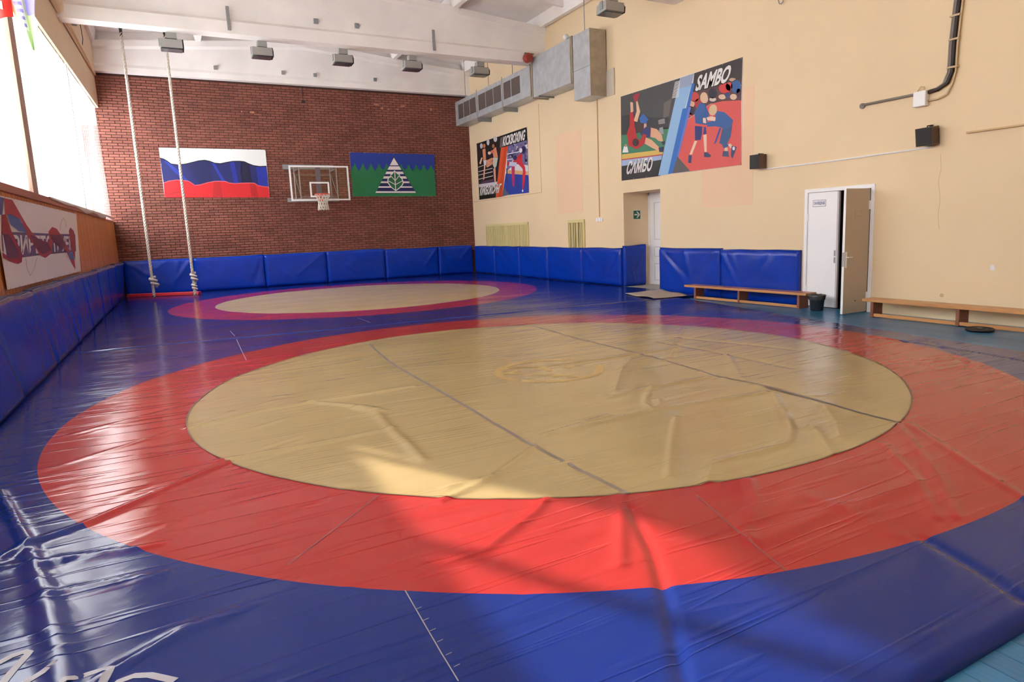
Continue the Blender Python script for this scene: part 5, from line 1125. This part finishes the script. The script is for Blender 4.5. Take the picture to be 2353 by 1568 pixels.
mb = MB(); mb.tube([(XR-.06, 6.11, 3.35), (XR-.06, 6.12, 3.40), (XR-.06, 6.17, 3.42), (XR-.06, 6.22, 3.36)], .01, 6); mb.build('loop', M['cablecream'], t)
mb = MB(); mb.tube([(XR-.08, 8.85, 5.9), (XR-.08, 8.85, 5.45), (XR-.08, 8.83, 5.385), (XR-.08, 8.79, 5.365), (XR-.08, 8.75, 5.385), (XR-.08, 8.73, 5.45), (XR-.08, 8.73, 5.9), (XR+.0, 8.73, 5.9)], .010, 6)
tag(mb.build('wall_loop', M['steel'], origin=(XR-.08, 8.79, 5.4)), 'thin grey wire loop at the top edge of the cream wall', 'loop')
# drop cable and double socket left of the doorway
t = thing('drop_cable', 'thin dark wire running down the cream wall to white sockets', 'wire', (XR-.01, 14.79, 1.75))
mb = MB(); mb.tube([(XR-.012, 14.79, 4.82), (XR-.012, 14.80, 3.2), (XR-.012, 14.80, 1.80)], .016, 6); mb.build('wire', M['groove'], t)
for k in range(3): MB().box(XR-.03, XR-.002, 14.64+k*.11, 14.735+k*.11, 1.68, 1.77).build('socket', M['wht'], t)
# grilles
def grille(label, y0, y1, z1, nbars, dark, mull):
    t = thing('radiator_grille', label, 'grille', (XR-.02, (y0+y1)/2, .9), 'yellow slatted radiator grilles')
    z0 = .88; MB().box(XR-.006, XR+.002, y0, y1, z0, z1).build('backing', M['darkgap'] if dark else M['yellowpaint2'], t)  # darker backing colour stands in for the shaded recess behind the slats
    mb = MB(); mb.box(XR-.04, XR-.004, y0-.04, y1+.04, z1-.02, z1+.06); mb.box(XR-.035, XR-.004, y0-.04, y0, z0, z1); mb.box(XR-.035, XR-.004, y1, y1+.04, z0, z1)
    if mull: mb.box(XR-.035, XR-.004, (y0+y1)/2-.05, (y0+y1)/2+.05, z0, z1)
    mb.build('frame', M['yellowpaint'], t)
    rd = random.Random(nbars)
    for k in range(nbars):
        y = y0+(y1-y0)*(k+.5)/nbars+rd.uniform(-.012, .012); w_ = (y1-y0)/nbars*(.36 if not dark else .27)
        MB().box(XR-.028, XR-.007, y-w_, y+w_, z0, z1-.02).build('slat', M['yellowpaint'], t)
grille('wide yellow slatted grille above the pads near the brick corner', 18.9, 22.1, 1.72, 34, False, True)
grille('narrow yellow slatted grille with dark gaps above the pads', 15.58, 16.36, 1.70, 9, True, False)

# exit sign in the doorway
t = thing('exit_sign', 'small green exit sign with white arrow in the doorway recess', 'sign', (10.5, D1, 1.8))
MB().box(10.39, 10.63, D1-.008, D1-.001, 1.69, 1.92).build('plate', M['wht'], t)
MB().box(10.40, 10.62, D1-.010, D1-.008, 1.70, 1.91).build('green_field', M['green'], t)
y_ = D1-.0112
mb = MB(); mb.poly([(10.43, y_, 1.79), (10.53, y_, 1.79), (10.53, y_, 1.825), (10.43, y_, 1.825)]); mb.poly([(10.495, y_, 1.885), (10.535, y_, 1.885), (10.605, y_, 1.808), (10.535, y_, 1.73), (10.495, y_, 1.73), (10.56, y_, 1.808)]); mb.build('arrow', M['wht'], t)

# inner door of the recess
d1 = MB().box(XR+.80, XR+.85, D0+.05, D1-.06, ZF+.05, DH-.05); d1 = struct(d1.build('door_1', M['door']))
for (z0, z1) in ((1.15, 2.1), (.72, .98), (.1, .55)):
    for (y0, y1) in ((D0+.22, D0+.64), (D0+.78, D1-.22)):
        mb = MB(); mb.box(XR+.792, XR+.80, y0, y1, z0, z0+.02); mb.box(XR+.792, XR+.80, y0, y1, z1-.02, z1); mb.box(XR+.792, XR+.80, y0, y0+.02, z0, z1); mb.box(XR+.792, XR+.80, y1-.02, y1, z0, z1)
        mb.build('panel_moulding', mat('door moulding', (0.62, 0.61, 0.62), .5), d1)
mb = MB(); mb.box(XR+.78, XR+.90, D1-.06, D1, ZF, DH); mb.box(XR+.78, XR+.90, D0, D0+.05, ZF, DH); mb.box(XR+.78, XR+.90, D0, D1, DH-.05, DH); struct(mb.build('trim_3', M['door']))

# store-room double door
mb = MB(); mb.box(XR-.02, XR+.12, E1-.01, E1+.055, ZF, EH+.055); mb.box(XR-.02, XR+.12, E0-.055, E0+.01, ZF, EH+.055); mb.box(XR-.02, XR+.12, E0, E1, EH-.01, EH+.055)
struct(mb.build('trim_4', M['door'], bevel=.006))
d2 = struct(MB().box(XR+.005, XR+.045, 7.575, E1-.015, ZF+.012, EH-.015).build('door_2', M['door']))
MB().box(XR+.012, XR+.055, 7.545, 7.575, ZF+.012, EH-.02).build('rebate_strip', mat('grey door edge', (0.5, 0.47, 0.48), .5), d2)
for z in (.92, .80): MB().box(XR-.003, XR+.01, 7.585, 7.61, z-.05, z+.05).build('lock_plate', M['steel'], d2)
for z in (1.55, .25): MB().box(XR-.012, XR+.02, E1-.03, E1-.008, z-.06, z+.06).build('hinge', M['door'], d2)
t = thing('door_sign', 'white store room name plate on the closed door leaf', 'sign', (XR+.003, 7.94, 1.80))
MB().box(XR-.0005, XR+.005, 7.80, 8.07, 1.735, 1.855).build('plate', M['wht'], t)
mb = MB()
for (y0, y1, z0, z1) in ((7.80, 8.07, 1.845, 1.855), (7.80, 8.07, 1.735, 1.745), (7.80, 7.807, 1.735, 1.855), (8.063, 8.07, 1.735, 1.855)): mb.box(XR-.002, XR-.0005, y0, y1, z0, z1)
mb.build('border', mat('grey blue border', (0.35, 0.35, 0.45), .5), t)
lettering(t, 'СНАРЯДНАЯ', [(8.045, 1.765), (7.825, 1.765), (7.825, 1.825), (8.045, 1.825)], lambda y, z, d: (XR-d, y, z), .0022, M['navy'], .03)
# open leaf, hinged at the near jamb and swung into the hall
yl = 6.945
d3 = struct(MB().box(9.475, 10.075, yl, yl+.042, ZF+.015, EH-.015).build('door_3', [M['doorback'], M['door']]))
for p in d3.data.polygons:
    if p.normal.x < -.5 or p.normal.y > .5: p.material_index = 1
mb = MB()
for (x0, x1, z0, z1) in ((9.70, 9.88, 1.54, 1.547), (9.70, 9.88, 1.62, 1.627), (9.70, 9.706, 1.54, 1.627), (9.874, 9.88, 1.54, 1.627)): mb.box(x0, x1, yl-.002, yl, z0, z1)
mb.build('faded_notice', mat('faded pink print', (0.48, 0.30, 0.24), .6), d3)
mb = MB(); mb.box(9.50, 9.535, yl-.008, yl, .72, .98); mb.tube([(9.517, yl-.005, .89), (9.517, yl-.05, .89), (9.60, yl-.055, .89)], .009, 6); mb.build('door_handle', M['wht'], d3)
MB().box(9.472, 9.476, yl+.008, yl+.034, .74, .97).build('lock_face', M['steel'], d3)
mb = MB()
for z in (1.72, .22): mb.box(10.05, 10.085, yl-.012, yl+.008, z-.07, z+.07)
mb.build('hinge', M['door'], d3)
MB().box(9.76, 9.80, yl-.003, yl, .155, .175).build('chip', M['wooddark'], d3)

# ------------------------------------------------------------------ benches
def bench(label, ya, yb, xa, xb, legs, top_m):
    """ya far end, yb near end; xa/xb front edge at the far/near end"""
    f = lambda y: xa+(xb-xa)*(y-ya)/(yb-ya)
    t = thing('gym_bench', label, 'bench', ((xa+xb)/2+.14, (ya+yb)/2, ZF), 'low wooden gym benches')
    def slab(y0, y1, d0, d1, z0, z1, m, nm, bev=.005):
        mb = MB(); mb.hexa([(f(y1)+d0, y1, z0), (f(y1)+d1, y1, z0), (f(y0)+d1, y0, z0), (f(y0)+d0, y0, z0), (f(y1)+d0, y1, z1), (f(y1)+d1, y1, z1), (f(y0)+d1, y0, z1), (f(y0)+d0, y0, z1)])
        return mb.build(nm, m, t, bevel=bev)
    sb = slab(ya, yb, -.02, .26, .195, .24, [M['woodlight'], top_m], 'seat')
    for p in sb.data.polygons:
        if p.normal.z > .5: p.material_index = 1
    for y in legs: slab(y+.025, y-.025, .0, .24, ZF+.001, .195, [M['wooddark'], M['woodlight']], 'leg')
    slab(legs[0]-.025, legs[-1]+.025, .01, .06, ZF+.012, ZF+.062, M['woodlight'], 'stretcher')
bench('low wooden bench before the blue pads, left of the bin', 10.77, 7.80, 9.50, 9.66, (10.48, 9.32, 7.97), M['benchtop'])
bench('long low wooden bench at the right edge, on the cream wall', 6.66, 3.0, 9.57, 9.58, (6.5, 5.2, 4.0, 3.1), M['woodlight'])

# ------------------------------------------------------------------ bin, weight plate, doormat
bc = (9.68, 7.60, ZF+.001)
t = thing('waste_bin', 'black plastic waste bin with liner beside the white doors', 'bin', bc)
mb = MB(); mb.lathe(bc, [(0, 0), (.10, 0), (.105, .01), (.128, .25), (.136, .255), (.136, .268), (.124, .268), (.118, .24), (.098, .02), (0, .02)], 28); mb.build('bucket', M['plastic'], t, smooth=True)
mb = MB(); rd = random.Random(3); base = len(mb.v); n = 28
rows = [(.132, .19), (.140, .235), (.143, .272), (.132, .278), (.115, .22), (.104, .12)]
for j, (r_, z_) in enumerate(rows):
    for k in range(n): an = 2*math.pi*k/n; q = r_+.004*math.sin(k*3.1+j); mb.v.append((bc[0]+q*math.cos(an), bc[1]+q*math.sin(an), bc[2]+z_+.010*math.sin(k*2.3+j*2)*(1 if j == 0 else .35)))
for j in range(len(rows)-1):
    for k in range(n): a_ = j*n+k; b_ = j*n+(k+1) % n; mb.f.append((a_, b_, b_+n, a_+n)); mb.mi.append(0)
mb.build('liner', M['bag'], t, smooth=True)
pc = (9.385, 4.80, ZF+.001)
t = thing('weight_plate', 'black round weight plate lying on the blue floor by the bench', 'weight plate', pc)
mb = MB(); mb.lathe(pc, [(.028, .0), (.15, 0), (.168, .01), (.17, .028), (.16, .04), (.142, .042), (.135, .032), (.07, .030), (.062, .04), (.03, .042), (.028, .0)], 36); mb.build('disc', mat('black rubber', (.012, .012, .013), .45), t, smooth=True)
mb = MB(); mb.lathe(pc, [(.027, .001), (.027, .044), (.036, .044), (.036, .0405)], 20); mb.build('hub_ring', M['steel'], t)
for k in range(6):
    an = k*math.pi/3; x, y = pc[0]+.105*math.cos(an), pc[1]+.105*math.sin(an)
    MB().box(x-.012, x+.012, y-.008, y+.008, pc[2]+.029, pc[2]+.034).build('raised_mark', mat('ochre mark', (.12, .09, .05), .6), t)
# doormat
cor = [(8.62, 10.72), (9.46, 10.66), (9.97, 12.15), (8.82, 11.98)]
n = 14; mb = MB(); vs = []
for j in range(n+1):
    for i in range(n+1):
        u, v = i/n, j/n
        x = (cor[0][0]*(1-u)+cor[1][0]*u)*(1-v)+(cor[3][0]*(1-u)+cor[2][0]*u)*v; y = (cor[0][1]*(1-u)+cor[1][1]*u)*(1-v)+(cor[3][1]*(1-u)+cor[2][1]*u)*v
        vs.append((x+.012*math.sin(9*v+4*u), y+.012*math.sin(11*u), .022+.010*math.sin(5*u+2)*math.sin(6*v)+.016*(abs(2*u-1)**4)*(.5+.5*math.sin(8*v))))
N = (n+1)**2; vs += [(x, y, max(.008, z-.012)) for x, y, z in vs]
fs = [(j*(n+1)+i, j*(n+1)+i+1, (j+1)*(n+1)+i+1, (j+1)*(n+1)+i) for j in range(n) for i in range(n)]
fs += [tuple(N+k for k in f[::-1]) for f in fs]
rim_ = [i for i in range(n+1)]+[j*(n+1)+n for j in range(1, n+1)]+[n*(n+1)+i for i in range(n-1, -1, -1)]+[j*(n+1) for j in range(n-1, 0, -1)]
fs += [(rim_[k], rim_[(k+1) % len(rim_)], N+rim_[(k+1) % len(rim_)], N+rim_[k]) for k in range(len(rim_))]
mb.add(vs, fs); tag(mb.build('doormat', M['carpet'], origin=(9.2, 11.4, .0), smooth=True), 'pale rumpled doormat lying before the doorway', 'doormat')

# ------------------------------------------------------------------ flags at the left window
def cloth(name, pts_fn, nu, nv, m, parent):
    mb = MB(); vs = [pts_fn(i/nu, j/nv) for j in range(nv+1) for i in range(nu+1)]; n_ = nu+1
    mb.add(vs, [(j*n_+i, j*n_+i+1, (j+1)*n_+i+1, (j+1)*n_+i) for j in range(nv) for i in range(nu)]); return mb.build(name, m, parent, smooth=True)
fy = 10.0
t = thing('flag', 'red cloth flag hanging at the top left corner before the window', 'flag', (-1.55, fy, 5.3))
cloth('flag_cloth', lambda u, v: (-1.72+.36*u, fy+.10*math.sin(5*u+v), 5.4-1.22*v+.03*math.cos(6*u)*v), 14, 10, M['flagred'], t)
cloth('flag_mark', lambda u, v: (-1.52+.08*u, fy+.10*math.sin(5*(.55+.22*u)+.85)-.012, 4.38-.09*v-.03*u), 4, 4, M['penwhite'], t)
mb = MB(); mb.tube([(xw(fy)+.02, fy, 5.42), (-1.28, fy, 5.42)], .014, 6); mb.build('flag_pole', M['wooddark'], t)
t = thing('pennant', 'long pale green pennant with violet lettering band, tip hanging before the window', 'flag', (-1.25, fy, 5.3))
def pen(u0, u1, z_end0, dz):
    def fn(u, v):
        q = u0+(u1-u0)*u; z = 5.4-(5.4-3.86)*v
        wv = 1.0 if v < .55 else (1-v)/.45*.92+.08
        xc = -1.37+.15*v; return (xc+(q-.5)*.33*wv, fy+.03*math.sin(9*q+2*v)-dz, z)
    return fn
cloth('pennant_cloth', pen(0, 1, 3.86, 0), 12, 24, M['pengreen'], t)
def sub(u0, u1, v0, v1, dz):
    f = pen(u0, u1, 0, dz); return lambda u, v: f(u, v0+(v1-v0)*v)
cloth('white_band', sub(.15, .55, 0, .86, .006), 6, 24, M['penwhite'], t)
cloth('violet_edge', sub(.62, 1.0, 0, .74, .006), 6, 20, M['penpurple'], t)
for k in range(7): cloth('violet_mark', sub(.2, .5, .5+.052*k, .525+.052*k, .011), 3, 2, M['penpurple'], t)
mb = MB(); mb.tube([(-1.46, fy, 5.42), (-1.12, fy, 5.42)], .012, 6); mb.build('pennant_rod', M['wooddark'], t)
